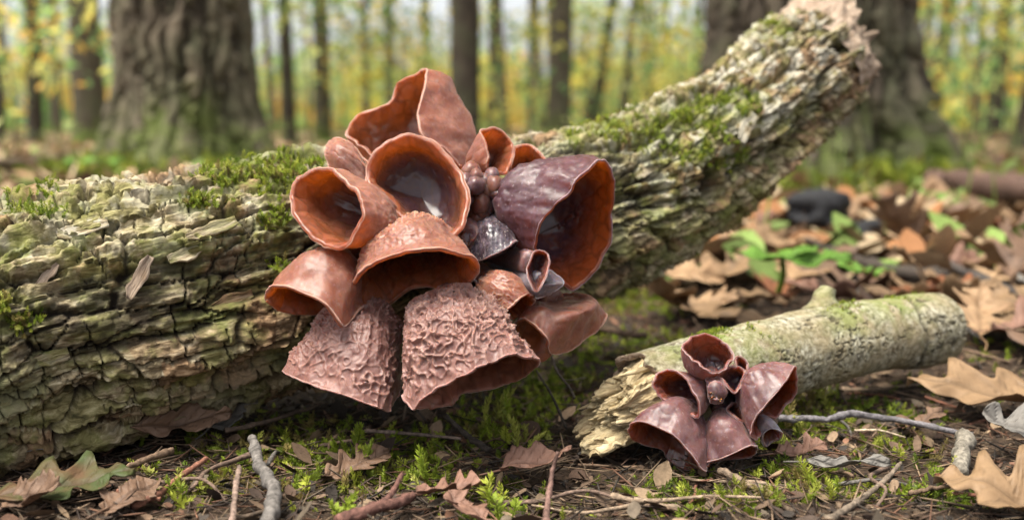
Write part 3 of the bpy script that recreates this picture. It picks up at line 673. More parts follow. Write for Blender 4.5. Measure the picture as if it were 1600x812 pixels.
EM = {
 'tan': mat_ear('ear_tan', (0.310, 0.126, 0.084), (0.195, 0.072, 0.050), (0.27, 0.105, 0.050), (0.095, 0.044, 0.052), 0.28, (0.62, 0.40, 0.32)),
 'rose': mat_ear('ear_rose_wrinkled', (0.200, 0.086, 0.068), (0.130, 0.052, 0.043), (0.26, 0.09, 0.045), (0.10, 0.045, 0.04), 0.15, (0.50, 0.32, 0.26), trans=0.08, sss=0.35, scale=0.10, rough=0.55),
 'purple': mat_ear('ear_purple', (0.056, 0.015, 0.027), (0.028, 0.010, 0.017), (0.26, 0.065, 0.022), (0.085, 0.047, 0.062), 0.35, (0.26, 0.16, 0.19), sss=0.4, rough=0.40),
 'dark': mat_ear('ear_dark', (0.020, 0.011, 0.016), (0.011, 0.008, 0.012), (0.10, 0.04, 0.03), (0.03, 0.018, 0.018), 0.4, (0.26, 0.20, 0.24), sss=0.3, trans=0.0, rough=0.26),
 'smallb': mat_ear('ear_small_brown', (0.170, 0.068, 0.066), (0.105, 0.044, 0.050), (0.17, 0.062, 0.036), (0.090, 0.046, 0.055), 0.35, (0.36, 0.24, 0.23), trans=0.2, rough=0.40),
 'lilac': mat_ear('ear_lilac', (0.17, 0.14, 0.165), (0.12, 0.10, 0.12), (0.24, 0.08, 0.04), (0.10, 0.07, 0.07), 0.3, (0.42, 0.37, 0.40), trans=0.1),
}
def mat_rim(name, c):
    m = NT(name); f = m.noise(m.obj(), 9.0, 3)
    m.P(Base_Color=m.mix(f, tuple(k * 0.7 for k in c), c), Roughness=0.5, Subsurface_Weight=0.6, Subsurface_Scale=0.15 * CM, Sheen_Weight=0.4)
    m.p.inputs['Subsurface Radius'].default_value = (1, .4, .25); return m.mat
RIM = {'tan': mat_rim('rim_tan', (0.42, 0.21, 0.14)), 'rose': mat_rim('rim_rose', (0.36, 0.18, 0.15)), 'purple': mat_rim('rim_purple', (0.24, 0.13, 0.14)), 'dark': mat_rim('rim_dark', (0.2, 0.1, 0.1)), 'smallb': mat_rim('rim_small', (0.34, 0.20, 0.185)), 'lilac': mat_rim('rim_lilac', (0.5, 0.42, 0.45))}

def waves(q, k0, seed, n=36, spread=0.3):
    """random field with one dominant wavelength: labyrinth-like folds"""
    r = np.random.default_rng(seed); d = r.normal(0, 1, (n, 3)); d /= np.linalg.norm(d, axis=1, keepdims=True)
    kk = d * (k0 * r.uniform(1 - spread, 1 + spread, n))[:, None]; ph = r.uniform(0, 2 * np.pi, n)
    return np.cos(q @ kk.T + ph).sum(-1) / math.sqrt(n / 2)

EAR_N = [0]
def ear(label, rim, apex, mid=None, pleat=1.0, base=46.0, mat='tan', thick=0.20, bulge=1.0, belly=0.6, wr=0.0, wl=0.30, wob=0.10, lip=0.0, anchor=(715, 400, 54.0), nth=150, nt=64, group='', stalk=0.55, rimr=0.042, q=(0.62, 0.30)):
    """rim and mid: loops of (px, py, depth offset); apex: where the ear grows from"""
    EAR_N[0] += 1; seed = 400 + EAR_N[0] * 13
    Rk = np.array([P(x, y, base + d) for x, y, d in rim]); A = P(apex[0], apex[1], base + apex[2])
    C = Rk.mean(0)
    if mid is None: Mk = A + (C - A) * belly + (Rk - C) * 0.88 * bulge
    else: Mk = np.array([P(x, y, base + d) for x, y, d in mid])
    R = catmull(Rk, nth, True); M = catmull(Mk, nth, True)
    ax = M.mean(0) - A; ax /= np.linalg.norm(ax) + 1e-9
    rel = M - A; al = (rel @ ax)[:, None] * ax; Q = A + (rel - al) * q[0] + al * q[1]
    K = [2 * A - Q, np.broadcast_to(A, Q.shape), Q, M, R, 2 * R - M]
    t = np.linspace(0.012, 1, nt); s = t * 3; i = np.minimum(s.astype(int), 2); f = (s - i)
    Vo = np.zeros((nt, nth, 3))
    for j in range(nt):
        p0, p1, p2, p3 = K[i[j]], K[i[j] + 1], K[i[j] + 2], K[i[j] + 3]; u = f[j]
        Vo[j] = 0.5 * (2 * p1 + (p2 - p0) * u + (2 * p0 - 5 * p1 + 4 * p2 - p3) * u * u + (3 * p1 - p0 - 3 * p2 + p3) * u ** 3)
    def normals(S):
        du = np.gradient(S, axis=0); dv = (np.roll(S, -1, 1) - np.roll(S, 1, 1)); n = np.cross(du, dv)
        n /= np.linalg.norm(n, axis=-1, keepdims=True) + 1e-9
        return n
    N = normals(Vo)
    # outward: away from the axis through the loop centres
    ctr = Vo.mean(1, keepdims=True)
    if ((Vo - ctr) * N).sum() < 0: N = -N
    # gentle unevenness of the whole sheet
    tt = t[:, None] * np.ones((1, nth))
    wv = wob * (fbm(Vo / 1.5, 3, seed) + 0.35 * fbm(Vo / 0.5, 2, seed + 3)); edge_w = 0.9 * wob * fbm(xyz(np.cos(np.arange(nth) / nth * 6.283) * 3.2, np.sin(np.arange(nth) / nth * 6.283) * 3.2), 3, seed)[None, :] * sst(0.75, 1, tt)
    cs, sn = np.cos(np.arange(nth) / nth * 6.283)[None] * np.ones_like(tt), np.sin(np.arange(nth) / nth * 6.283)[None] * np.ones_like(tt)
    pl = fbm(np.stack([cs * 4.5, sn * 4.5, tt * 1.6], -1), 3, seed + 21); cr = np.exp(-np.abs(fbm(Vo / 1.1, 3, seed + 22)) / .07)      # pleats from the base, a few sharp creases
    wv = wv + wob * (1.0 * pleat * pl * sst(1.0, .35, tt) * sst(.1, .4, tt) - 0.35 * cr * sst(1.0, .7, tt))
    Vo = Vo + N * (wv * sst(.08, .45, tt) + edge_w)[..., None]
    if lip: Vo = Vo + N * (lip * sst(0.88, 1.0, tt) ** 1.5)[..., None]
    N = normals(Vo)
    if ((Vo - Vo.mean(1, keepdims=True)) * N).sum() < 0: N = -N
    th = thick * (1.15 - 0.22 * tt)                                            # thinner towards the rim
    Vi = Vo - N * th[..., None]
    ridge = np.zeros((nt, nth))
    if wr:
        qv = Vo + 0.12 * np.stack([fbm(Vo / .5, 2, seed + 7), fbm(Vo / .5, 2, seed + 8), fbm(Vo / .5, 2, seed + 9)], -1)
        k0 = 2 * math.pi / (wl * 2)
        big = waves(qv, k0 * 0.72, seed); sml = waves(qv, k0 * 1.35, seed + 1)
        wgt = sst(0.35, 0.95, tt + 0.15 * fbm(Vo / 1.2, 2, seed + 4))[..., None][..., 0]
        r1 = np.maximum(np.exp(-np.abs(big / 0.19) ** 1.3), 0.85 * np.exp(-np.abs(waves(qv, k0 * 0.8, seed + 2) / 0.16) ** 1.3)); r2 = np.exp(-(sml / 0.40) ** 2)
        amp = np.clip(0.72 + 1.1 * fbm(Vo / 1.7, 3, seed + 5), 0.12, 1.25)
        ridge = amp * ((1 - wgt) * r1 + wgt * r2 * 0.62) * (1 - 0.85 * sst(0.84, 0.99, tt + .06 * fbm(Vo / 1.0, 2, seed + 6))) * sst(0.0, 0.12, tt)
        Vo = Vo + N * (wr * (ridge - 0.25))[..., None]
    # rounded lip between outer and inner sheet
    rows = [Vo]; tan = Vo[-1] - Vo[-3]; tan /= np.linalg.norm(tan, axis=-1, keepdims=True) + 1e-9
    for a in (0.25, 0.5, 0.75):
        mix = 0.5 - 0.5 * math.cos(a * math.pi)
        rows.append((Vo[-1] * (1 - mix) + Vi[-1] * mix + tan * (thick * 0.35 * math.sin(a * math.pi)))[None])
    rows.append(Vi[::-1])
    S = np.concatenate(rows); nr = len(S)
    inner = np.concatenate([np.zeros(nt), [0.2, .5, .8], np.ones(nt)])[:, None] * np.ones((1, nth))
    tat = np.concatenate([t, [1, 1, 1], t[::-1]])[:, None] * np.ones((1, nth))
    rg = np.concatenate([ridge, np.zeros((3 + nt, nth))])
    V = np.concatenate([S.reshape(-1, 3), S[0].mean(0)[None], S[-1].mean(0)[None]])
    F = grid_faces(nr, nth, True); k = np.arange(nth); k2 = (k + 1) % nth
    caps = np.concatenate([np.stack([np.full(nth, nr * nth), k2, k], -1), np.stack([np.full(nth, nr * nth + 1), (nr - 1) * nth + k, (nr - 1) * nth + k2], -1)])
    ap = lambda a, x, y: np.concatenate([a.ravel(), [x, y]])
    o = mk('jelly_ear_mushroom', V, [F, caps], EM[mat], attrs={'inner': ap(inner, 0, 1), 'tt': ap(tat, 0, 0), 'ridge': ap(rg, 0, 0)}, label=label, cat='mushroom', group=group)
    fix_normals(o)
    # pale downy bead along the edge
    loop = rows[1][0] * 0.55 + Vo[-1] * 0.45; rr = rimr * np.clip(0.75 + 1.1 * fbm(loop / .7, 3, seed + 11), .2, 1.6)
    Tn = np.roll(loop, -1, 0) - np.roll(loop, 1, 0); Tn /= np.linalg.norm(Tn, axis=1, keepdims=True) + 1e-9
    X = N[-1]; Y = np.cross(Tn, X); ph = np.arange(6) / 6 * 2 * np.pi
    RV = loop[:, None] + (X[:, None] * np.cos(ph)[None, :, None] + Y[:, None] * np.sin(ph)[None, :, None]) * rr[:, None, None]
    RF = grid_faces(nth + 1, 6, True) % (nth * 6)
    mk('rim', RV.reshape(-1, 3), RF, RIM[mat], o)
    if stalk:
        a3 = P(*anchor); p = catmull(np.array([A + (M.mean(0) - A) * 0.12, A * .6 + a3 * .4 + np.array([0, 0, .15]), a3]), 12, False)
        v, f = tube(p, np.linspace(stalk, stalk * 0.8, 12), 14, 0.35, seed)
        mk('stalk', v, f, EM[mat], o, {'inner': v[:, 0] * 0, 'tt': v[:, 0] * 0, 'ridge': v[:, 0] * 0})
    return o

GB = 'jelly ears of the large cluster on the fallen log'
B = dict(group=GB)
ear('tall pointed ear topping the large cluster, orange inside, right flap folded forward',
    [(540, 211, .5), (556, 183, 1.5), (583, 172, 2), (609, 158, 2.4), (622, 130, 2.3), (648, 117, 1.9), (667, 108, 1.2), (663, 138, .2), (656, 180, -.7), (659, 212, -1.1), (690, 228, -1.1), (718, 260, -.6), (680, 266, -.2), (620, 262, 0), (583, 246, 0), (560, 225, .2)],
    (685, 325, 2.0), [(565, 255, 1.2), (580, 235, 2), (605, 215, 2.6), (630, 205, 3), (655, 190, 3.1), (678, 160, 2.8), (700, 132, 2.3), (722, 155, 1.7), (741, 200, 1.1), (738, 230, .7), (729, 262, .3), (722, 292, .2), (690, 305, .3), (640, 300, .8), (600, 285, .9), (575, 270, 1.0)], base=50.8, wob=.2, thick=.17, **B)
ear('round open cup in the upper middle of the large cluster, dark purple at its bottom',
    [(574, 272, .3), (582, 247, .4), (604, 226, .6), (632, 215, .8), (662, 219, .8), (692, 238, .6), (716, 268, .2), (729, 300, -.4), (730, 330, -.8), (722, 353, -1.2), (705, 368, -1.5), (670, 362, -1.5), (635, 342, -1.2), (605, 310, -.7), (582, 290, -.1)],
    (660, 314, 2.2), base=46.4, pleat=.0, wob=.12, thick=.22, lip=.12, bulge=1.06, rimr=.042, **B)
ear('cup on the left of the large cluster with its glowing orange mouth turned left',
    [(509, 263, .9), (482, 272, 1.1), (463, 286, 1.1), (456, 306, 1.0), (460, 330, .7), (474, 357, .3), (497, 378, -.1), (520, 387, -.5), (541, 383, -.9), (557, 363, -1.1), (567, 335, -1.1), (561, 307, -.8), (546, 287, -.3), (529, 271, .3)],
    (616, 352, 1.9), [(545, 275, 1.9), (528, 284, 2.3), (516, 298, 2.5), (512, 318, 2.5), (515, 340, 2.2), (526, 362, 1.7), (545, 380, 1.2), (568, 388, .6), (590, 378, .1), (606, 360, -.2), (612, 338, -.2), (606, 316, 0), (592, 296, .6), (570, 281, 1.3)], base=44.7, pleat=.4, wob=.16, thick=.22, lip=.10, wr=.06, wl=.22, rimr=.042, **B)
ear('small rounded tongue-shaped ear peeping out left behind the round cup',
    [(513, 255, 1.6), (508, 234, 1.8), (515, 220, 2), (529, 216, 2), (545, 224, 1.9), (562, 240, 1.7), (580, 264, 1.4), (566, 300, 1.2), (530, 285, 1.3)], (590, 300, .8),
    [(530, 262, .9), (524, 243, .9), (527, 232, 1), (536, 230, 1), (549, 236, 1), (563, 250, .9), (578, 270, .8), (572, 296, .8), (545, 285, .8)], base=47.2, pleat=.15, thick=.16, **B)
ear('small folded ear with a tan left side standing right of the tall pointed ear',
    [(752, 206, 0), (765, 200, .6), (785, 207, 1.0), (798, 223, 1.0), (802, 241, .8), (796, 264, .3), (782, 271, -.2), (762, 263, -.6), (763, 246, -.7), (758, 222, -.5)], (742, 285, 1.3),
    [(735, 232, .6), (748, 228, 1.2), (765, 232, 1.6), (778, 240, 1.6), (780, 252, 1.4), (774, 268, 1), (762, 276, .6), (748, 272, .2), (735, 262, .1), (732, 246, .2)], base=48, thick=.13, rimr=.042, **B)
ear('orange ear half hidden behind the top of the big purple ear',
    [(797, 236, .5), (808, 227, .8), (828, 227, 1), (842, 237, .8), (856, 255, .5), (840, 292, -.3), (810, 305, -.5), (793, 272, 0)], (812, 300, 2.0), base=49, thick=.14, rimr=.042, **B)
ear('large dark purple ear on the right of the large cluster with red-orange inside',
    [(944, 249, -.5), (956, 272, -.2), (961, 302, .2), (957, 335, .5), (949, 375, .6), (932, 420, .4), (906, 443, .2), (885, 451, 0), (858, 432, -.3), (838, 402, -.6), (834, 378, -1.0), (845, 345, -1.4), (864, 320, -1.6), (890, 298, -1.7), (905, 277, -1.6), (926, 264, -1.2)],
    (836, 368, 2.3), [(908, 250, .9), (932, 290, 1.3), (926, 315, 1.7), (918, 340, 1.9), (908, 372, 1.9), (892, 403, 1.7), (873, 418, 1.4), (856, 420, 1.2), (836, 413, .8), (816, 405, .4), (803, 380, 0), (780, 340, -.3), (774, 308, -.2), (795, 274, 0), (832, 253, .2), (872, 247, .5)], base=46.6, mat='purple', thick=.17, wr=.035, wl=.3, wob=.18, pleat=.4, nth=190, nt=84, **B)
ear('small almost black frosted ear with a purple rim in the middle of the large cluster',
    [(736, 398, -.6), (748, 406, -1), (765, 400, -1.3), (790, 388, -1.3), (807, 375, -.8), (804, 385, .3), (775, 398, .8), (748, 404, .4)], (758, 340, 1.3),
    [(738, 362, 0), (748, 355, -.5), (766, 348, -.8), (788, 350, -.6), (801, 358, 0), (796, 365, .8), (770, 370, 1.3), (746, 368, .8)], base=46.8, mat='dark', thick=.15, wr=.05, wl=.2, **B)
ear('small smooth brown tongue ear between the round cup and the black frosted ear',
    [(717, 366, .3), (722, 350, .5), (732, 341, .6), (745, 346, .5), (752, 361, .2), (744, 376, -.1), (731, 389, -.2), (720, 380, 0)], (722, 384, -.2),
    [(722, 368, -.3), (726, 357, -.2), (733, 351, -.2), (742, 354, -.2), (746, 364, -.3), (740, 374, -.4), (731, 382, -.4), (723, 376, -.4)], base=46.4, mat='smallb', thick=.085, rimr=.024, wob=.04, **B)
ear('broad tan bell in the centre of the large cluster, wrinkled on top and hollow below',
    [(546, 453, 0), (554, 434, -1), (578, 416, -1.8), (608, 403, -2.3), (640, 394, -2.6), (672, 391, -2.6), (706, 394, -2.4), (734, 402, -1.9), (747, 418, -1.2), (742, 434, -.4), (724, 447, .4), (700, 453, 1), (668, 446, 1.7), (640, 452, 1.8), (614, 469, 1.5), (590, 478, 1.1), (564, 476, .5), (550, 466, .2)],
    (645, 356, 2.6), [(572, 404, .9), (567, 388, 0), (580, 372, -.8), (606, 356, -1.2), (637, 347, -1.3), (668, 347, -1.2), (698, 360, -.8), (720, 374, -.2), (724, 388, .6), (716, 398, 1.4), (698, 404, 2.1), (676, 408, 2.6), (652, 408, 2.9), (630, 410, 2.9), (608, 414, 2.6), (592, 418, 2.1), (578, 416, 1.6), (573, 412, 1.2)], base=45, thick=.22, wr=.12, wl=.24, lip=.10, wob=.14, pleat=.7, nth=230, nt=110, rimr=.042, **B)
ear('tan bell at the far left of the large cluster drooping to a pointed lip',
    [(416, 460, -.2), (423, 448, -.8), (445, 447, -1.6), (472, 456, -2), (500, 470, -2.2), (518, 488, -2.2), (533, 508, -2), (548, 496, -1.2), (563, 476, -.4), (545, 472, .8), (515, 483, 1.2), (485, 489, 1), (460, 488, .7), (438, 483, .4), (421, 472, 0)],
    (530, 396, 1.6), [(440, 430, .3), (444, 421, -.3), (466, 405, -.8), (490, 395, -1.1), (516, 398, -1.2), (540, 412, -1.1), (556, 430, -.9), (563, 440, -.3), (564, 436, .4), (550, 436, 1.4), (520, 440, 1.9), (492, 444, 1.8), (468, 442, 1.4), (452, 438, 1), (443, 434, .6)], base=45.6, thick=.22, lip=.10, wob=.12, pleat=.6, **B)
ear('wrinkled rosy bell hanging lowest left under the large cluster',
    [(444, 580, 0), (464, 591, -1), (500, 603, -1.8), (535, 614, -2.2), (570, 626, -2.4), (600, 636, -2.2), (617, 639, -1.6), (627, 618, -.4), (629, 597, .8), (600, 602, 1.8), (550, 598, 2), (500, 592, 1.6), (460, 584, .8)],
    (575, 462, 1.8), [(480, 525, .2), (492, 518, -.5), (518, 515, -1.0), (548, 518, -1.3), (580, 522, -1.35), (606, 530, -1.0), (622, 535, -.3), (629, 528, .5), (626, 522, 1.2), (600, 518, 2), (560, 515, 2.2), (520, 518, 1.6), (495, 522, .9)], base=45.2, mat='rose', thick=.20, wr=.30, wl=.33, wob=.22, nth=340, nt=190, q=(.72, .34), **B)
ear('large rosy bell with deep net-like wrinkles at the bottom centre of the large cluster',
    [(630, 616, -1.2), (640, 637, -1.8), (657, 624, -2.2), (683, 602, -2.6), (714, 587, -2.9), (745, 574, -3.0), (775, 559, -2.8), (798, 552, -2.4), (821, 556, -1.8), (840, 563, -1), (832, 580, 0), (800, 596, 1), (765, 607, 1.4), (722, 616, 1.2), (702, 633, .6), (675, 638, 0), (648, 636, -.8)],
    (700, 458, 2.0), [(630, 540, -.3), (636, 520, -.9), (660, 508, -1.5), (685, 500, -1.8), (712, 496, -1.9), (738, 496, -1.8), (764, 498, -1.5), (788, 506, -1.0), (808, 520, -.4), (814, 530, .4), (804, 538, 1.2), (780, 540, 1.9), (750, 545, 2.3), (715, 550, 2.3), (688, 555, 1.8), (662, 558, 1.1), (640, 555, .4)], base=44, mat='rose', thick=.20, wr=.32, wl=.30, wob=.22, nth=400, nt=210, q=(.76, .36), **B)
ear('small bell with worm-like ridges right of centre, mouth turned to lower right',
    [(783, 492, -.8), (791, 484, -1.4), (806, 470, -1.5), (822, 459, -1.2), (832, 460, -.6), (834, 470, 0), (826, 484, .5), (810, 496, .5), (794, 499, -.1)], (756, 440, 1.2),
    [(750, 478, -.1), (752, 462, -.7), (764, 442, -1.0), (786, 427, -.9), (806, 432, -.2), (812, 444, .5), (806, 460, 1.2), (786, 474, 1.3), (765, 482, .7)], base=46, thick=.16, wr=.06, wl=.17, nth=220, nt=110, **B)
ear('smooth reddish brown ear at the lower right of the large cluster with a dimple',
    [(819, 496, -1.2), (842, 512, -1.6), (857, 531, -1.6), (863, 552, -1.0), (884, 549, -.4), (912, 532, .2), (936, 511, .8), (943, 491, 1.2), (905, 505, 2.2), (868, 545, 2.2), (836, 563, 1.4), (800, 545, 1.0), (796, 508, 0)],
    (862, 470, 1.2), [(830, 476, -.5), (848, 478, -1.0), (872, 488, -1.3), (896, 490, -1.2), (914, 486, -.7), (928, 478, -.1), (932, 470, .5), (922, 462, 1.1), (900, 460, 1.6), (872, 465, 1.8), (848, 468, 1.5), (830, 470, 1.0), (826, 472, .2)], base=46.6, mat='tan', wob=.13, pleat=.4, thick=.16, **B)
ear('small dark brown cup squeezed under the big purple ear',
    [(826, 410, -.3), (833, 395, .1), (843, 391, .3), (856, 397, .3), (859, 410, .1), (854, 430, -.3), (839, 456, -.8), (827, 440, -.8), (822, 423, -.6)], (836, 412, 1.0), base=44.8, mat='smallb', thick=.085, rimr=.024, wob=.04, **B)
ear('little grey-lilac flap below the small dark brown cup',
    [(857, 423, .3), (868, 428, .4), (878, 436, .3), (881, 442, 0), (875, 449, -.1), (858, 458, -.2), (838, 465, -.3), (843, 450, .1)], (848, 446, -.5),
    [(856, 434, -.3), (864, 437, -.3), (869, 440, -.3), (870, 443, -.4), (866, 447, -.4), (856, 452, -.4), (846, 455, -.4), (847, 449, -.3)], base=45.7, mat='lilac', wob=.03, thick=.11, rimr=.028, **B)
ear('tiny dark crumpled ear between the central bell and the small ridged bell',
    [(726, 452, -.2), (732, 440, .2), (741, 436, .3), (747, 446, .2), (746, 460, -.1), (738, 468, -.4), (728, 466, -.5)], (742, 455, .9), base=46.2, mat='smallb', thick=.11, wr=.05, wl=.18, rimr=.028, **B)

# knobbly young lobes between the cups
def knobs():
    o = link('young_mushroom_lobes', None, label='knobbly bunch of tiny young mushroom lobes in the heart of the large cluster', cat='mushroom', group=GB)
    r = random.Random(9)
    spots = [(735, 270, 10), (742, 290, 11), (733, 300, 8), (748, 303, 9), (752, 318, 10), (740, 318, 7), (744, 276, 7), (755, 283, 9), (760, 296, 8), (762, 308, 7), (752, 330, 9), (768, 278, 9), (774, 292, 11), (728, 284, 8), (738, 328, 8), (764, 322, 7), (747, 340, 8), (781, 302, 9), (770, 310, 8), (731, 312, 6)]
    bm = bmesh.new(); bmesh.ops.create_icosphere(bm, subdivisions=3, radius=1); bv = np.array([v.co[:] for v in bm.verts]); bf = np.array([[v.index for v in f.verts] for f in bm.faces]); bm.free()
    for i, (x, y, s) in enumerate(spots):
        d = 47.2 + r.uniform(-.5, .5) + (0.5 if y > 325 else 0); c = P(x, y, d); q = bv * (1 + 0.22 * fbm(bv * 1.6 + i * 5, 3, i))[:, None]
        q = q * (1.7 * s / FPX * d) * np.array([r.uniform(.8, 1.15), r.uniform(.9, 1.3), r.uniform(.8, 1.15)])
        mk('lobe', q + c, bf, EM['smallb' if i % 2 else 'tan'], o, {'inner': q[:, 0] * 0 + 0.3, 'tt': q[:, 0] * 0 + .4, 'ridge': q[:, 0] * 0})
    p = np.array([P(750, 305, 47.6), P(745, 340, 50), P(715, 400, 54)]); v, f = tube(catmull(p, 10, False), np.linspace(1.0, .8, 10), 12, .4, 2)
    mk('stalk', v, f, EM['dark'], o, {'inner': v[:, 0] * 0, 'tt': v[:, 0] * 0, 'ridge': v[:, 0] * 0})
knobs()

GS = 'jelly ears of the small cluster on the branch piece'
S = dict(group=GS, anchor=(1120, 600, 50.2), base=44.6, mat='smallb', thick=.11, stalk=.4, rimr=.026, wob=.13, pleat=.5)
ear('open cup at the top of the small cluster with a reddish inside',
    [(1066, 541, -.3), (1080, 525, .4), (1103, 520, .7), (1130, 531, .7), (1147, 552, .4), (1142, 569, -.1), (1121, 583, -.6), (1105, 577, -.9), (1088, 567, -.9), (1075, 555, -.7)], (1108, 590, 1.2),
    [(1070, 566, -.2), (1082, 552, .9), (1103, 548, 1.4), (1124, 555, 1.5), (1136, 568, 1.2), (1133, 580, .7), (1120, 589, .2), (1105, 590, -.3), (1090, 585, -.5), (1077, 576, -.4)], **S)
ear('cup on the left of the small cluster, mouth facing left, orange within',
    [(1020, 599, .2), (1027, 582, .3), (1045, 576, .2), (1063, 582, -.3), (1077, 600, -.8), (1087, 625, -1.1), (1089, 646, -1), (1074, 645, -.6), (1050, 630, -.2), (1030, 617, .1)], (1098, 600, 1.4),
    [(1045, 598, 1.3), (1052, 586, 1.2), (1068, 579, .8), (1086, 582, .2), (1099, 598, -.2), (1105, 620, -.3), (1103, 640, -.1), (1090, 640, .4), (1070, 630, .8), (1054, 615, 1.2)], lip=.05, **S)
ear('wide drooping ear lowest left in the small cluster, hollow underneath',
    [(981, 668, 0), (1000, 659, -.7), (1027, 666, -1.2), (1053, 680, -1.5), (1076, 702, -1.6), (1089, 724, -1.5), (1099, 735, -1.1), (1107, 718, -.5), (1070, 731, .5), (1046, 718, .9), (1036, 702, 1), (1010, 694, .8), (987, 684, .4)], (1080, 634, 1),
    [(996, 652, .2), (1014, 637, -.4), (1038, 629, -.7), (1064, 637, -.9), (1087, 660, -.9), (1102, 682, -.8), (1108, 698, -.4), (1107, 694, .2), (1082, 688, 1), (1062, 680, 1.3), (1045, 672, 1.4), (1022, 665, 1.2), (1003, 660, .7)], lip=.05, **S)
ear('smooth brown bell at the bottom centre of the small cluster',
    [(1100, 723, -.8), (1130, 714, -1.3), (1152, 704, -1.5), (1172, 695, -1.2), (1184, 697, -.6), (1179, 708, 0), (1160, 715, .4), (1130, 718, .6), (1104, 724, .1)], (1125, 642, .9),
    [(1098, 680, -.2), (1112, 664, -.8), (1135, 656, -1.0), (1156, 662, -.8), (1170, 674, -.1), (1166, 682, .6), (1150, 686, 1.1), (1125, 688, 1.1), (1104, 686, .6)], **S)
ear('tall ear on the right of the small cluster with its orange mouth to the right',
    [(1243, 571, -.4), (1247, 588, 0), (1242, 611, .3), (1230, 633, .4), (1212, 652, .2), (1195, 650, 0), (1188, 677, -.5), (1179, 687, -.7), (1170, 675, -1.0), (1181, 650, -1.2), (1190, 640, -1.3), (1206, 620, -1.4), (1226, 597, -1.1)], (1160, 620, 1.6),
    [(1214, 567, .4), (1220, 590, 1.5), (1215, 605, 1.8), (1205, 620, 1.8), (1190, 625, 1.5), (1178, 632, 1), (1172, 640, .6), (1162, 646, .2), (1153, 636, -.2), (1156, 614, -.4), (1161, 594, -.5), (1175, 574, -.4), (1195, 566, -.1)], **S)
ear('small cup in the middle of the small cluster under the top cup',
    [(1120, 586, -.2), (1133, 574, .2), (1153, 571, .4), (1166, 579, .3), (1161, 596, -.1), (1147, 613, -.6), (1133, 600, -.5)], (1148, 600, 1.0), **{**S, 'wob': .05})
ear('tiny dark button ear in the centre of the small cluster',
    [(1102, 597, .2), (1116, 588, .3), (1131, 594, .3), (1141, 610, .2), (1125, 633, -.1), (1107, 624, 0)], (1120, 612, -.45),
    [(1107, 601, -.2), (1117, 595, -.2), (1128, 600, -.2), (1134, 611, -.3), (1122, 626, -.5), (1110, 619, -.4)], **{**S, 'base': 44.0, 'wob': .14})
S2 = dict(S); S2['mat'] = 'lilac'
ear('little grey-lilac ear with an orange slit at the lower right of the small cluster',
    [(1193, 676, -.5), (1207, 668, -.7), (1222, 674, -.4), (1220, 684, 0), (1207, 690, .2), (1196, 698, .1), (1190, 690, -.2)], (1186, 652, .5),
    [(1184, 672, -.3), (1196, 656, -.6), (1210, 658, -.3), (1212, 666, .3), (1202, 672, .6), (1190, 678, .5), (1184, 676, .1)], **{**S2, 'wob': .05})
ear('tiny folded brown ear between the bottom bell and the tall ear of the small cluster',
    [(1136, 640, -.2), (1144, 628, .1), (1154, 632, .2), (1160, 645, 0), (1166, 662, -.4), (1152, 655, -.6)], (1142, 648, .6), **{**S, 'wob': .05})
ear('small reddish ear edge behind the middle cup of the small cluster',
    [(1146, 566, .2), (1150, 556, .5), (1160, 557, .6), (1169, 568, .5), (1166, 582, .2), (1152, 580, -.1)], (1158, 585, 1.0), **{**S, 'base': 45.4, 'wob': .05})
# ------------------------------------------------------------------ fallen leaves
def mat_leaf(name, a, b, edge, green=None):
    m = NT(name); uv = m.attr('uvw', True); o = m.obj()
    n = m.noise(o, 0.9, 5, 0.6); f = m.noise(o, 7.0, 4, 0.65)
    c = m.mix(m.ramp(n, [(0.35, 0.0), (0.65, 1.0)]), a, b)
    c = m.mix(m.ramp(f, [(0.55, 0.0), (0.75, 0.4)]), c, edge)
    if green: c = m.mix(m.ramp(m.noise(o, 0.35, 3), [(0.42, 0.0), (0.56, 1.0)]), c, green)
    v = m.attr('vein'); c = m.mix(m.math('MULTIPLY', v, 0.6), c, tuple(k * 0.55 for k in b))
    m.P(Base_Color=c, Roughness=0.6, Specular_IOR_Level=0.35)
    m.bump(m.math('ADD', m.math('MULTIPLY', f, 0.35), m.math('MULTIPLY', v, 0.9)), 0.8, 0.09)
    tr = m.n('BsdfTranslucent', Color=c); ms = m.n('MixShader', Fac=0.22)
    m.t.links.new(m.p.outputs[0], ms.inputs[1]); m.t.links.new(tr.outputs[0], ms.inputs[2]); m.t.links.new(ms.outputs[0], m.out.inputs[0])
    return m.mat
LM = {'tan': mat_leaf('leaf_tan', (0.40, 0.265, 0.150), (0.30, 0.18, 0.095), (0.17, 0.095, 0.05)),
      'buff': mat_leaf('leaf_buff', (0.29, 0.185, 0.10), (0.21, 0.13, 0.068), (0.17, 0.095, 0.045)),
      'rust': mat_leaf('leaf_rust', (0.28, 0.105, 0.040), (0.17, 0.065, 0.03), (0.09, 0.04, 0.02)),
      'brown': mat_leaf('leaf_brown', (0.20, 0.12, 0.075), (0.12, 0.07, 0.045), (0.06, 0.035, 0.022)),
      'pink': mat_leaf('leaf_pinkish', (0.28, 0.155, 0.11), (0.20, 0.105, 0.072), (0.11, 0.055, 0.036)),
      'grey': mat_leaf('leaf_grey', (0.22, 0.205, 0.185), (0.14, 0.125, 0.11), (0.07, 0.06, 0.05)),
      'greenbrown': mat_leaf('leaf_half_green', (0.13, 0.075, 0.035), (0.10, 0.056, 0.028), (0.055, 0.03, 0.018), (0.055, 0.075, 0.022)),
      'green': mat_leaf('leaf_green', (0.13, 0.27, 0.03), (0.10, 0.21, 0.025), (0.16, 0.28, 0.05))}

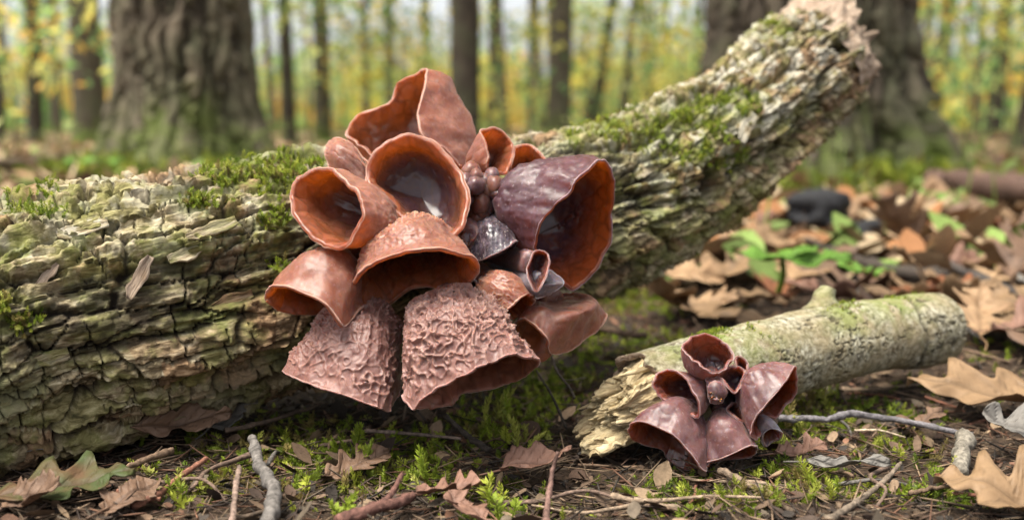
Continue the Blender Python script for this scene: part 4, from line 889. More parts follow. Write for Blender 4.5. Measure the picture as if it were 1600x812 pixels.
def leaf_mesh(L, W, kind='oak', curl=0.4, cup=0.3, seed=0, ns=46, nt=13, mat='tan', thick=0.035):
    """leaf lying along +y from its stalk at the origin, thick sheet with curled lobes"""
    r = np.random.default_rng(seed); s = np.linspace(0, 1, ns); t = np.linspace(-1, 1, nt)
    def width(side):
        env = np.sin(np.pi * np.clip(s, 0, 1) ** (0.8 if kind == 'oak' else 0.85)) ** 0.75
        if kind == 'oak':
            lob = 0.72 + 0.34 * np.sin(2 * np.pi * (s * 3.9 + 0.10 * side + r.uniform(-.08, .08)) - 1.5 + 0.5 * np.sin(s * 5 + seed)); lob = np.clip(lob, 0.34, 1); env = env * lob * (0.75 + 0.55 * s)
        elif kind == 'bit':
            nz = fbm(xyz(s * 7, side * 3.1 + seed), 3, seed); env = np.sin(np.pi * np.clip(s, 0, 1) ** r.uniform(.6, 1.3)) ** 0.6 * np.clip(0.75 + 0.75 * nz, .25, 1.3)
        return W * np.maximum(env, 0.012)
    wl, wr = width(1), width(-1)
    S, T = np.meshgrid(s, t, indexing='ij'); w = np.where(T < 0, wl[:, None], wr[:, None]); X = T * w
    Y = L * (S + (0.10 if kind == 'oak' else .03) * np.abs(T) * w / max(W, .01) * np.sin(np.pi * S))
    Z = cup * W * (np.abs(X) / W) ** 1.6 * r.uniform(.6, 1.4) + curl * L * ((S - .45) ** 2) + (0.045 * L * np.sin(S * 9 + seed + 1.5 * T) if kind == 'bit' else 0.03 * L * np.sin(S * 8 + seed + 2 * T)) + 0.16 * W * fbm(np.stack([X / W * 1.4, Y / L * 4, Y * 0 + seed], -1), 3, seed) - 0.05 * W * np.exp(-(X / (0.08 * W)) ** 2)
    vein = np.exp(-(X / (0.05 * W)) ** 2) + 0.7 * np.exp(-((((S * 7 - np.abs(X) / W * 1.6) % 1) - .5) / 0.09) ** 2)
    top = np.stack([X, Y, Z], -1).reshape(-1, 3); bot = top - np.array([0, 0, thick]); n = len(top)
    F = grid_faces(ns, nt); idx = np.arange(n).reshape(ns, nt)
    ring = np.concatenate([idx[0, :], idx[1:, -1], idx[-1, -2::-1], idx[-2:0:-1, 0]]); r2 = np.roll(ring, -1)
    side = np.stack([ring, r2, r2 + n, ring + n], -1)
    v = np.concatenate([vein.ravel()] * 2)
    me = mesh_data('leaf', np.concatenate([top, bot]), [np.concatenate([F[:, ::-1], F + n, side])], LM[mat], {'vein': np.clip(v, 0, 1), 'uvw': np.concatenate([top, bot])})
    return me
def stalk_mesh(L, mat, seed=0):
    p = np.array([[0, L * .12, -.01], [0, 0, 0], [.05 * L, -.12 * L, .03 * L], [.03 * L, -.28 * L, .02 * L]]); v, f = tube(catmull(p, 10, False), np.linspace(.05, .035, 10) * max(1, L / 7), 6)
    return mesh_data('stalk', v, f, LM[mat], {'vein': v[:, 0] * 0, 'uvw': v})

def leaf(label, c, L, W, az, pitch=0.0, roll=0.0, kind='oak', mat='tan', curl=.2, cup=.3, seed=0, lift=0.25, group=None, stalk=True, mid=True):
    """leaf whose middle is at point c (cm), pointing along azimuth az (deg, 0 = away from the camera, 90 = right)"""
    o = link('fallen_leaf', leaf_mesh(L, W, kind, curl, cup, seed, mat=mat), label=label, cat='leaf', group=group)
    R = Matrix.Rotation(math.radians(-az), 4, 'Z') @ Matrix.Rotation(math.radians(pitch), 4, 'X') @ Matrix.Rotation(math.radians(roll), 4, 'Y')
    off = R @ Vector((0, L / 2, 0)); p = Vector(c) - off + Vector((0, 0, lift))
    o.matrix_world = Matrix.Translation(p * CM) @ R
    if stalk: link('stalk', stalk_mesh(L, mat), o)
    return o

GL = lambda x, y, h=0.3: G(x, y, h)
leaf('big tan oak leaf lying flat right of the branch piece, its lobes pointing left', GL(1575, 628, .6), 9.5, 2.3, -80, 2, -10, mat='buff', seed=1, curl=.10, cup=.25, lift=.6)
leaf('pale tan lobed leaf cut off by the bottom right corner', G(1600, 798, .6), 6.0, 2.0, -66, 6, -14, mat='buff', seed=2, curl=.12, lift=.5)
leaf('small rust-red leaf tip tucked under the pale leaf in the bottom right corner', G(1492, 762, .5), 1.5, .55, -75, 8, 10, 'bit', 'rust', seed=3)
leaf('grey curled leaf at the right edge above the corner leaf', G(1592, 680, .8), 3.2, 1.2, -60, 20, -20, 'bit', 'grey', seed=4)
leaf('half green, half brown leaf in the bottom left corner', G(98, 768, .5), 5.2, 1.8, 66, 4, 10, 'oak', 'greenbrown', seed=25, curl=.16, cup=.3)
leaf('brown curled leaf end at the lower left edge', G(55, 783, .6), 2.4, 1.0, 100, 18, 28, 'bit', 'brown', seed=6, cup=.6)
leaf('long wavy brown leaf curled up under the log on the left', G(285, 684, .7), 4.2, .75, 70, 4, 50, 'bit', 'brown', seed=7, curl=.25, cup=.4, lift=.7)
leaf('grey dead leaf leaning in the gap beneath the log', G(362, 655, .8), 2.8, 1.2, 40, 24, 18, 'bit', 'grey', seed=8, lift=.4)
leaf('dark grey leaf pressed under the far left of the log', G(65, 712, .4), 4.4, 1.1, 70, 8, 10, 'bit', 'grey', seed=9)
leaf('pinkish rounded leaf at the bottom middle', G(705, 772, .5), 2.6, 1.05, 80, 6, -8, 'oak', 'pink', seed=10)
leaf('second pinkish leaf overlapping the bottom edge below the rounded one', G(728, 802, .5), 2.2, .9, -40, 8, 10, 'bit', 'pink', seed=11)
leaf('brown crinkled leaf fragment before the splintered branch end', G(838, 730, .6), 3.0, .85, 78, 10, 12, 'bit', 'pink', seed=12, cup=.5)
leaf('tan leaf piece with mossy fringe right below the small cluster', G(1250, 712, .4), 2.3, .75, 85, 6, 10, 'bit', 'pink', seed=13)
leaf('grey-brown strip of bark lying right below the small cluster', G(1325, 732, .5), 3.2, .42, 102, 3, 8, 'bit', 'grey', seed=14, curl=.05)
leaf('tan oak leaf with deep lobes on the litter right of the purple ear', G(1060, 440, 1.2), 8.5, 2.7, 75, -8, 22, 'oak', 'tan', seed=15, lift=.7)
leaf('pointed tan leaf lying just above the branch piece', G(1192, 478, .9), 4.8, 1.5, 68, -10, 10, 'bit', 'buff', seed=16, lift=.6)
leaf('rust-orange leaf half hidden under the green leaf', G(1170, 415, .8), 6.0, 2.2, 80, -8, 14, 'bit', 'rust', seed=17)
leaf('brown leaf standing against the right end of the branch piece', G(1530, 500, 1.5), 5.5, 2.0, 20, 25, 18, 'oak', 'tan', seed=18, lift=.5)
leaf('pale tan leaf slanting behind the right end of the branch piece', G(1545, 470, 1.6), 4.6, 1.6, -40, 15, -20, 'bit', 'buff', seed=19, lift=.4)
leaf('thin brown leaf on the soil under the branch piece', G(1440, 665, .3), 3.0, .9, 60, 4, 0, 'bit', 'brown', seed=20)
leaf('dark brown leaf among moss below the lowest wrinkled bell', G(560, 735, .4), 3.0, 1.1, 50, 8, 12, 'oak', 'brown', seed=21)
leaf('small brown leaf at the bottom left beside the red twig', G(205, 785, .4), 2.6, 1.0, 30, 6, 10, 'bit', 'brown', seed=22)
leaf('tan leaf on edge left of the branch stub behind the branch piece', G(1108, 475, .8), 5.0, 1.6, 120, 6, 24, 'oak', 'tan', seed=23)
leaf('pink-tan leaf close to the stub of the branch piece', G(1265, 452, .9), 4.5, 1.5, 95, -6, 14, 'bit', 'pink', seed=24)

LEAFV = [(leaf_mesh(L, W, k, cu, cp, 200 + i, 26, 9, m), stalk_mesh(L, m)) for i, (L, W, k, cu, cp, m) in enumerate([
    (8, 2.6, 'oak', .2, .3, 'tan'), (6.5, 2.2, 'bit', .3, .4, 'buff'), (7.5, 2.5, 'oak', .25, .4, 'rust'), (6, 2.2, 'bit', .15, .3, 'brown'), (7, 2.3, 'oak', .35, .2, 'buff'), (5, 2.0, 'bit', .3, .5, 'pink'), (8.5, 2.8, 'oak', .15, .5, 'brown'), (5.5, 1.9, 'bit', .2, .3, 'tan'), (5, 2, 'bit', .2, .3, 'grey')])]
def litter_leaves():
    r = random.Random(21); k = 0; n = 0
    logs = [P(x, y, d)[:2] for x, y, d, h in MAIN_AXIS]
    while n < 298 and k < 6000:
        k += 1
        near = r.random() < .62; d = 66 * ((190 if near else 620) / 66) ** (r.random() ** 0.85); x = r.uniform(.05 if near else -.56, .56) * d; y = d
        if min(math.hypot(x - a[0], y - a[1]) for a in logs) < 7: continue
        # only behind the logs
        i = int(np.argmin([abs(x - a[0]) for a in logs]))
        if x < logs[-1][0] and y < logs[i][1] + 4 and x < 14: continue
        if x >= 14 and y < 66: continue
        z = float(gz(x, y)); v, s = LEAFV[r.choice([0, 0, 1, 1, 2, 3, 4, 4, 5, 6, 7, 7, 8])]
        side = 'right' if x > 6 else 'left'
        o = link('fallen_leaf', v, label='dry curled leaf in the brown litter behind the logs', cat='leaf', group='leaf litter behind the logs')
        o.matrix_world = Matrix.Translation(Vector((x, y, z + r.uniform(.3, 1.6))) * CM) @ Matrix.Rotation(r.uniform(0, 6.28), 4, 'Z') @ Matrix.Rotation(r.gauss(0, .28), 4, 'X') @ Matrix.Rotation(r.gauss(0, .3), 4, 'Y')
        link('stalk', s, o); n += 1
litter_leaves()

# ------------------------------------------------------------------ twigs and sticks
def twig(label, pts, r0, r1, col, name='twig', n=40, rough=.5, seed=1, ns=10, cat='twig', side=None):
    K = np.array([G(x, y, h) for x, y, h in pts]); path = catmull(K, n, False) + 0.35 * r0 * np.stack([fbm(xyz(np.arange(n) / 5.0, seed, k), 2, seed) for k in range(3)], -1)
    rad = np.linspace(r0, r1, n) * (1 + 0.16 * fbm(xyz(np.arange(n) / 2.5, seed), 2, seed + 3))
    v, f = tube(path, rad, ns, rough, seed)
    c = np.array(col) * (1 + 0.5 * fbm(v / 0.5, 3, seed))[:, None]
    o = mk(name, v, f, MAT_TWIG, attrs={'col': np.clip(c, 0.005, 1)}, label=label, cat=cat)
    for q in (side or []):
        K = np.array([G(x, y, h) for x, y, h in q]); v, f = tube(catmull(K, 14, False), np.linspace(r0 * .6, r1 * .5, 14), 7, rough, seed + 1)
        mk('side_shoot', v, f, MAT_TWIG, o, {'col': np.tile(col, (len(v), 1))})
    return o
GREY = (0.17, 0.155, 0.14); RED = (0.19, 0.085, 0.055); BRN = (0.13, 0.085, 0.055); DRK = (0.045, 0.035, 0.028); PAL = (0.34, 0.27, 0.19)
twig('thick grey stick pointing at the camera at the bottom, left of the mushrooms', [(396, 683, 1.3), (405, 725, 1.2), (428, 765, 1.1), (416, 830, .9)], .19, .27, (0.12, 0.108, 0.098), seed=2, rough=.45, n=90, ns=16)
twig('thin pale upright twig beside the thick grey stick', [(373, 730, 1.2), (368, 772, .9), (360, 830, .5)], .10, .12, (0.17, 0.12, 0.095), seed=3, rough=.5)
twig('red-brown twig slanting at the lower left', [(322, 715, .8), (285, 742, .6), (240, 775, .5), (205, 790, .4)], .10, .14, RED, seed=4)
twig('brown twig running up under the log from the lower left', [(130, 765, .5), (200, 728, .7), (270, 703, .8)], .11, .14, BRN, seed=5)
twig('long brown twig from the curled leaf to the lowest bell', [(352, 672, .9), (410, 660, .9), (470, 642, .9), (500, 630, 1.0)], .12, .07, (0.07, 0.048, 0.034), seed=6)
twig('short red twig at the bottom left', [(184, 768, .5), (215, 772, .5), (250, 780, .4)], .12, .09, RED, seed=7)
twig('reddish forked branch at the bottom edge under the large cluster', [(530, 815, .6), (575, 797, .7), (620, 785, .7), (648, 772, .6)], .26, .16, (0.11, 0.052, 0.040), seed=8, side=[[(590, 795, .7), (612, 770, 1.0), (628, 740, 1.3)]])
twig('thin brown twig lying flat beneath the large rosy bell', [(572, 672, .6), (640, 677, .6), (720, 685, .6)], .09, .07, (0.15, 0.11, 0.09), seed=9)
twig('dark stick leaning away in the shade below the rosy bell', [(695, 650, 1.2), (730, 680, .6), (762, 702, .3)], .12, .14, DRK, seed=10)
twig('upright brown twig at the bottom middle', [(872, 705, 2.2), (862, 740, 1.4), (856, 785, .7), (852, 830, .2)], .07, .13, (0.13, 0.075, 0.06), seed=11)
twig('thin dark twig hanging from the smooth ear to the splintered wood', [(858, 535, 3.4), (868, 575, 2.4), (890, 605, 1.6), (898, 622, 1.2)], .05, .06, DRK, seed=12, side=[[(864, 560, 2.8), (880, 592, 1.9), (915, 590, 1.6)]])
twig('second thin dark twig crossing before the splintered wood', [(838, 578, 2.2), (862, 618, 1.3), (885, 668, .4)], .05, .07, DRK, seed=13)
twig('long dark grey twig in front of the branch piece, right of the small cluster', [(1215, 653, .9), (1290, 653, .9), (1336, 647, 1.0), (1420, 660, .8), (1520, 680, .6)], .17, .13, (0.12, 0.11, 0.115), seed=14)
twig('stub of a small grey branch end on the soil at the lower right', [(1508, 682, .8), (1506, 705, .7), (1502, 735, .6)], .36, .30, (0.17, 0.15, 0.12), seed=15)
twig('pale wooden twig at the lower right slanting to the bottom', [(1408, 722, .5), (1380, 752, .5), (1330, 790, .4), (1290, 815, .4)], .07, .16, (0.15, 0.115, 0.085), seed=16)
twig('brown twig running toward the rust leaf at the lower right', [(1420, 770, .4), (1455, 762, .5), (1500, 756, .5)], .10, .07, BRN, seed=17)
twig('brown twig below the tiny lobes of the small cluster', [(1125, 735, .5), (1165, 755, .4), (1200, 770, .3), (1240, 800, .3)], .16, .10, (0.16, 0.115, 0.08), seed=18)
twig('dark branch lying across the litter behind the branch piece', [(1256, 372, 1.5), (1330, 405, 1.5), (1410, 425, 1.5), (1480, 436, 1.4)], .45, .75, DRK, seed=19, name='branch', cat='branch')
twig('long thin dark branch slanting across the litter at the right', [(1400, 340, 2.0), (1440, 390, 1.6), (1520, 430, 1.4), (1620, 468, 1.2)], .32, .42, (0.06, 0.05, 0.045), seed=20, name='branch', cat='branch')
twig('fallen brown branch in the far litter at the right edge', [(1455, 285, 4), (1520, 288, 4), (1640, 296, 4)], 2.0, 2.4, (0.10, 0.06, 0.045), seed=21, name='branch', cat='branch')
twig('thin brown twig by the right end of the branch piece', [(1505, 545, .8), (1540, 555, .6), (1580, 566, .5)], .09, .07, BRN, seed=22)
twig('pale straw lying in the moss right of the small cluster', [(1335, 672, .5), (1375, 672, .6), (1415, 683, .4)], .05, .04, PAL, seed=23)
twig('brown stick on the ground right of the smooth ear', [(935, 512, 1.0), (975, 520, .9), (1010, 525, .8)], .25, .2, BRN, seed=24)
twig('brown branch lying on the far litter at the left edge', [(-40, 262, 3), (60, 252, 3), (130, 248, 3)], 1.6, 1.2, (0.10, 0.07, 0.05), seed=25, name='branch', cat='branch')

TWV = []
for i in range(6):
    q = np.array([[0, -.5, 0], [.06, -.2, .03], [-.04, .15, .05], [.03, .5, 0]]) * (2.6 + i * .7); vv_, ff_ = tube(catmull(q + np.random.default_rng(i).normal(0, .12, (4, 3)), 18, False), np.linspace(.07 + .012 * i, .04, 18), 7, .6, i)
    TWV.append(mesh_data('twig', vv_, ff_, MAT_TWIG, {'col': np.array([(0.13, .085, .055), (.16, .07, .045), (.10, .09, .08), (.07, .05, .035), (.22, .16, .11), (.12, .08, .06)][i]) * (1 + .5 * fbm(vv_ / .4, 2, i))[:, None]}))
rt = random.Random(77)
for i in range(110):
    d_ = 38 * (85 / 38) ** rt.random(); x_ = rt.uniform(-.5, .5) * d_
    if x_ < 12 and d_ > 47: continue
    o = link('twig', TWV[rt.randrange(6)], label='short bare twig strewn among the crumbs and moss on the soil', cat='twig', group='short twigs strewn on the soil')
    o.matrix_world = Matrix.Translation(Vector((x_, d_, float(gz(x_, d_)) + rt.uniform(.1, .35))) * CM) @ Matrix.Rotation(rt.uniform(0, 6.28), 4, 'Z') @ Matrix.Rotation(rt.gauss(0, .14), 4, 'X')

# ------------------------------------------------------------------ dark stones, green plants, grass
def stone(label, c, s, seed):
    bm = bmesh.new(); bmesh.ops.create_icosphere(bm, subdivisions=4, radius=1); v = np.array([q.co[:] for q in bm.verts]); f = np.array([[q.index for q in p.verts] for p in bm.faces]); bm.free()
    v = v * (1 + 0.55 * fbm(v * 1.5 + seed, 4, seed))[:, None]; v[:, 2] = np.where(v[:, 2] < 0, v[:, 2] * .5, v[:, 2]); v = v * np.array(s) + c
    mk('dark_stone', v, f, MAT_LITTER, attrs={'col': np.tile((0.016, 0.016, 0.018), (len(v), 1))}, label=label, cat='stone')
stone('rounded blackish stone on the litter in front of the right oak', G(1276, 350, 1.5) + np.array([0, 0, 1.4]), (4.2, 4, 2.9), 1)
stone('smaller dark stone right beside the rounded blackish one', G(1350, 372, 1) + np.array([0, 0, .8]), (1.8, 1.8, 1.4), 2)

def plant(label, base, stemtop, leaves):
    o = link('green_seedling', None, label=label, cat='plant')
    K = np.array([base, (base + stemtop) / 2 + np.array([.3, 0, .4]), stemtop]); v, f = tube(catmull(K, 16, False), np.linspace(.28, .2, 16), 8)
    mk('stem', v, f, LM['green'], o, {'vein': v[:, 0] * 0, 'uvw': v})
    for (az, pitch, roll, L, W, sd) in leaves:
        c = link('leaf', leaf_mesh(L, W, 'bit', .18, .25, sd, mat='green'), o)
        c.matrix_world = Matrix.Translation(Vector(stemtop) * CM) @ Matrix.Rotation(math.radians(-az), 4, 'Z') @ Matrix.Rotation(math.radians(pitch), 4, 'X') @ Matrix.Rotation(math.radians(roll), 4, 'Y')
plant('green seedling with two broad leaves between log and branch piece', G(1213, 468, 0), P(1222, 405, 84), [(95, 0, 14, 5.2, 2.0, 51), (-80, 6, -10, 4.0, 1.6, 52), (60, 14, 0, 3.4, 1.4, 53)])
plant('blurred green seedling behind the log at the left', G(150, 285, 0), P(150, 252, 230), [(90, 0, 10, 7.0, 2.4, 54), (-90, 0, -10, 6.5, 2.2, 55)])
plant('small bright green seedling by the foot of the right oak', G(1452, 345, 0), P(1452, 318, 165), [(70, 18, 10, 4.5, 1.6, 56), (-70, 18, -10, 4.5, 1.6, 57), (0, 30, 0, 4, 1.5, 58)])
plant('low green sprout among the litter at the right of the dark branch', G(1350, 432, 0), P(1352, 425, 95), [(80, 5, 10, 3.5, 1.4, 59), (-60, 15, -10, 2.8, 1.2, 60)])

def grass():
    r = np.random.default_rng(3); parts = []
    for i in range(260):
        d = r.uniform(110, 700); x = r.uniform(-.56, .56) * d; z = float(gz(x, d)); h = r.uniform(5, 16) * (1 + d / 900); a = r.uniform(0, 6.28); b = h * r.uniform(.3, 1.0)
        K = np.array([[x, d, z - .5], [x + .3 * b * math.cos(a), d + .3 * b * math.sin(a), z + h * .7], [x + b * math.cos(a), d + b * math.sin(a), z + h * .8]])
        parts.append(tube(catmull(K, 7, False), np.linspace(.16, .03, 7) * (1 + d / 500), 3))
    V, F = join(parts); mk('grass', V, F, MAT_MOSS, attrs={'col': np.tile((0.20, 0.27, 0.06), (len(V), 1))}, kind='stuff', label='thin grass blades scattered in the blurred litter', cat='grass')
grass()

# ------------------------------------------------------------------ moss
def sprig_tpl(n, fan, seed, per=3, lw=.30, ll=.24):
    """one moss shoot of length 1 along z with rows of small pointed leaflets"""
    r = np.random.default_rng(seed); V, F = [], []
    sp = np.linspace(0.02, 1, n); bend = r.uniform(.1, .35)
    for i, s in enumerate(sp):
        c = np.array([bend * s * s, .06 * math.sin(s * 4), s * (1 - .25 * bend * s)])
        size = ll * (0.55 + 0.75 * math.sin(math.pi * min(1, .15 + s * .85))) 
        for k in range(per):
            a = 2.4 * (i * per + k) + r.uniform(-.3, .3); up = r.uniform(.35, .8) if s < .9 else 1.3
            d = np.array([math.cos(a), math.sin(a) * fan, up]); d /= np.linalg.norm(d); w = np.cross(d, [0, 0, 1.0]); w /= np.linalg.norm(w) + 1e-6
            b = len(V); V += [c, c + d * size * .5 + w * size * lw * .5, c + d * size + np.array([0, 0, .03]), c + d * size * .5 - w * size * lw * .5]; F.append((b, b + 1, b + 2, b + 3))
    b = len(V); th = .018
    for s in (0, .5, 1):
        c = np.array([bend * s * s, .06 * math.sin(s * 4), s * (1 - .25 * bend * s)]); V += [c + [th, 0, 0], c + [-th, th, 0], c + [-th, -th, 0]]
    for j in range(2):
        for k in range(3): F.append((b + j * 3 + k, b + j * 3 + (k + 1) % 3, b + j * 3 + 3 + (k + 1) % 3, b + j * 3 + 3 + k))
    return np.array(V), np.array(F)
SPRIG = [sprig_tpl(15, .45, 1), sprig_tpl(13, 1, 2), sprig_tpl(18, .35, 3, 3, .26, .20), sprig_tpl(11, .8, 4, 3, .42, .26)]
MOSSC = np.array([(0.11, 0.16, 0.016), (0.21, 0.27, 0.025), (0.31, 0.34, 0.045), (0.17, 0.22, 0.022), (0.20, 0.16, 0.05), (0.36, 0.37, 0.08)])
def moss_obj(name, pos, nrm, size, label, seed, jit=.5, bright=1.0, kind='stuff', cat='moss', pick=None, cols=None):
    r = np.random.default_rng(seed); out = []; which = r.integers(0, 4, len(pos)) if pick is None else np.full(len(pos), pick)
    cn = noise3(pos / 2.2, seed) * .5 + .5; ci = np.clip((cn * 4 + r.uniform(-1, 2.2, len(pos))).astype(int), 0, 5); col = MOSSC[ci] * r.uniform(.75, 1.25, (len(pos), 1)) * bright
    if cols is not None: col = col * .4 + .6 * np.array(cols)
    for k in range(4):
        s = which == k
        if s.any(): out.append(scatter(*SPRIG[k], pos[s], align(nrm[s], r, jit), size[s], col[s]))
    V, F, C = merge_sc(out)
    return mk(name, V, F, MAT_MOSS, attrs={'col': C}, smooth=False, kind=kind, label=label, cat=cat)

def moss_on(data, patches, per, smin, smax, name, label, seed, keepz=None):
    path, rad, T, A, B_, su, V, ph, D = data; r = np.random.default_rng(seed); vv = V.reshape(-1, 3); nn = D.reshape(-1, 3)
    x, y, d = proj(vv); front = (nn @ -FW) > -0.25; P_, N_ = [], []
    for px, py, rr, st in patches:
        if st < .55: continue
        w = np.flatnonzero((((x - px) ** 2 + ((y - py) * 1.5) ** 2) < (rr * 1.0) ** 2) & front)
        if len(w) == 0: continue
        k = w[r.integers(0, len(w), int(per * st * rr))]; fall = np.exp(-(((x[k] - px) ** 2 + ((y[k] - py) * 1.5) ** 2) / (rr * .75) ** 2)); cl = noise3(vv[k] / 0.9, seed) * .5 + .5
        k = k[r.uniform(0, 1, len(k)) < fall * sst(.42, .60, cl)]; P_.append(vv[k]); N_.append(nn[k])
    p, n = np.concatenate(P_), np.concatenate(N_); n = n * .6 + np.array([0, 0, .7])
    moss_obj(name, p - n * .05, n, r.uniform(smin, smax, len(p)), label, seed, .55)
moss_on(LOGD, LOG_MOSS, 22, .22, .58, 'log_moss', 'bright green moss growing in cushions along the top of the fallen log', 5)
moss_on(SLOGD, [(1105, 524, 38, 1), (1400, 462, 45, .7), (1318, 480, 28, .6), (1180, 520, 25, .6)], 16, .12, .28, 'branch_moss', 'thin moss on the upper side of the pale branch piece', 6)

GM = [(430, 722, 2.2, 70), (480, 700, 2.2, 60), (560, 700, 2.0, 60), (600, 745, 2.6, 80), (690, 740, 2.0, 40), (640, 690, 2.5, 60), (770, 650, 2.0, 70), (800, 672, 2.0, 70), (820, 625, 2.5, 80), (850, 600, 2.5, 90), (880, 585, 2.2, 70), (780, 795, 1.6, 40), (750, 760, 1.5, 35),
      (940, 465, 5, 220), (985, 525, 4, 200), (1010, 470, 6, 200), (930, 550, 4, 120), (1085, 410, 7, 160), (1240, 655, 1.6, 80), (1275, 620, 2.5, 110), (1300, 650, 2.0, 70), (1225, 690, 1.5, 60), (1185, 790, 1.5, 40), (1290, 770, 1.8, 60), (1250, 745, 1.5, 50), (1420, 640, 2.0, 60), (1490, 600, 2.5, 40),
      (340, 700, 2.0, 40), (330, 770, 2.0, 50), (280, 760, 1.6, 30), (510, 770, 2.0, 40), (1070, 745, 1.4, 30), (1000, 780, 2.5, 40), (1120, 790, 2.0, 40), (1440, 770, 1.6, 40), (1380, 690, 2.0, 40), (1570, 540, 5, 120), (1590, 500, 5, 100), (1540, 330, 25, 160), (1450, 300, 25, 160), (350, 255, 18, 0), (960, 640, 2.5, 40), (700, 700, 3, 60), (450, 660, 3, 60)]
def ground_moss():
    r = np.random.default_rng(44); p, s = [], []
    for x, y, rad, n in GM:
        if not n: continue
        n = max(4, int(n * (1.9 if y > 560 else 1.0))); c = G(x, y, 0); q = c[:2] + r.normal(0, .5, (n, 2)) * rad * np.array([1.2, 1.0]); p.append(q); s.append(r.uniform(.35, 1.05, n) * (1 + max(0, np.linalg.norm(c) - 60) / 90))
    q = np.concatenate(p); s = np.concatenate(s); pos = np.stack([q[:, 0], q[:, 1], gz(q[:, 0], q[:, 1]) - .1], -1); n = r.normal(0, .85, (len(q), 3)) * np.array([1, 1, .2]) + np.array([0, -.1, .6])
    moss_obj('ground_moss', pos, n, s, 'patches of feathery green moss on the soil around both logs', 45, .6)
ground_moss()
SPR = [('tall feathery yellow-green moss shoot below the lowest left bell', [(552, 708, 2.3, 2), (565, 722, 1.8, 2), (575, 735, 1.6, 0), (545, 722, 1.4, 2)]),
       ('pair of stubby pale green moss shoots at the bottom middle', [(762, 790, 1.5, 3), (778, 808, 1.5, 3), (800, 808, 1.2, 3)]),
       ('thick curved green moss shoot under the rosy bell', [(668, 752, 1.7, 0), (664, 765, 1.0, 1)]),
       ('spreading bright green moss shoot before the splintered wood', [(792, 690, 1.6, 2), (808, 700, 1.8, 0), (822, 706, 1.4, 2), (785, 680, 1.4, 1)]),
       ('curling green moss shoots between the rosy bell and the splintered wood', [(758, 668, 2.0, 2), (775, 655, 2.0, 0), (790, 662, 1.8, 1)]),
       ('leafy bright moss tuft right of the small cluster', [(1228, 668, 1.5, 3), (1240, 660, 1.5, 3), (1232, 690, 1.3, 3), (1252, 676, 1.2, 3)]),
       ('leafy moss tuft leaning against the underside of the branch piece', [(1278, 622, 1.6, 3), (1290, 632, 1.4, 3), (1268, 630, 1.3, 3)]),
       ('small bright moss star at the bottom left by the grey stick', [(280, 775, 1.2, 1), (290, 780, 1.0, 3), (272, 778, 1.0, 3)]),
       ('upright yellow-green moss bud at the lower right', [(1448, 748, 1.0, 3), (1495, 735, 1.0, 1), (1440, 755, .8, 3)]),
       ('yellowish moss clump at the bottom right of centre', [(1265, 760, 1.4, 0), (1280, 775, 1.4, 2), (1295, 790, 1.3, 0), (1310, 785, 1.2, 2)]),
       ('moss shoot at the bottom edge below the large cluster', [(540, 808, 1.3, 3), (528, 815, 1.2, 3)])]
for i, (lab, q) in enumerate(SPR):
    pos = np.array([G(x, y, 0.15) for x, y, s, k in q]); nr = np.tile((0.15 * math.sin(i * 2), -.25, 1.0), (len(q), 1)); o = None
    out = []; r = np.random.default_rng(500 + i)
    for j, (x, y, s, k) in enumerate(q): out.append(scatter(*SPRIG[k], pos[j:j + 1], align(nr[j:j + 1], r, .3), np.array([s * .85]), MOSSC[r.integers(1, 6, 1)] * 1.1))
    V, F, C = merge_sc(out); mk('moss_shoot', V, F, MAT_MOSS, attrs={'col': C}, smooth=False, label=lab, cat='moss')
# moss at the feet of the two near oaks
def foot_moss():
    r = np.random.default_rng(71); p = []
    for px, d, w in ((302, 318, 178), (1252, 262, 262)):
        c = (CAM + FW * d + RT * ((px - 800) / FPX * d))[:2]; R = w / 2 / FPX * d * 1.5; a = r.uniform(0, 6.28, 700); q = R * (1 + np.abs(r.normal(0, .35, 700))); x = c[0] + np.cos(a) * q; y = c[1] + np.sin(a) * q
        p.append(np.stack([x, y, gz(x, y) + np.maximum(0, (R * 1.3 - q) * .5)], -1))
    p = np.concatenate(p); moss_obj('tree_foot_moss', p, np.tile((0, 0, 1.0), (len(p), 1)), r.uniform(2.5, 6, len(p)), 'green moss skirting the feet of the two near oaks', 72, .5)
foot_moss()

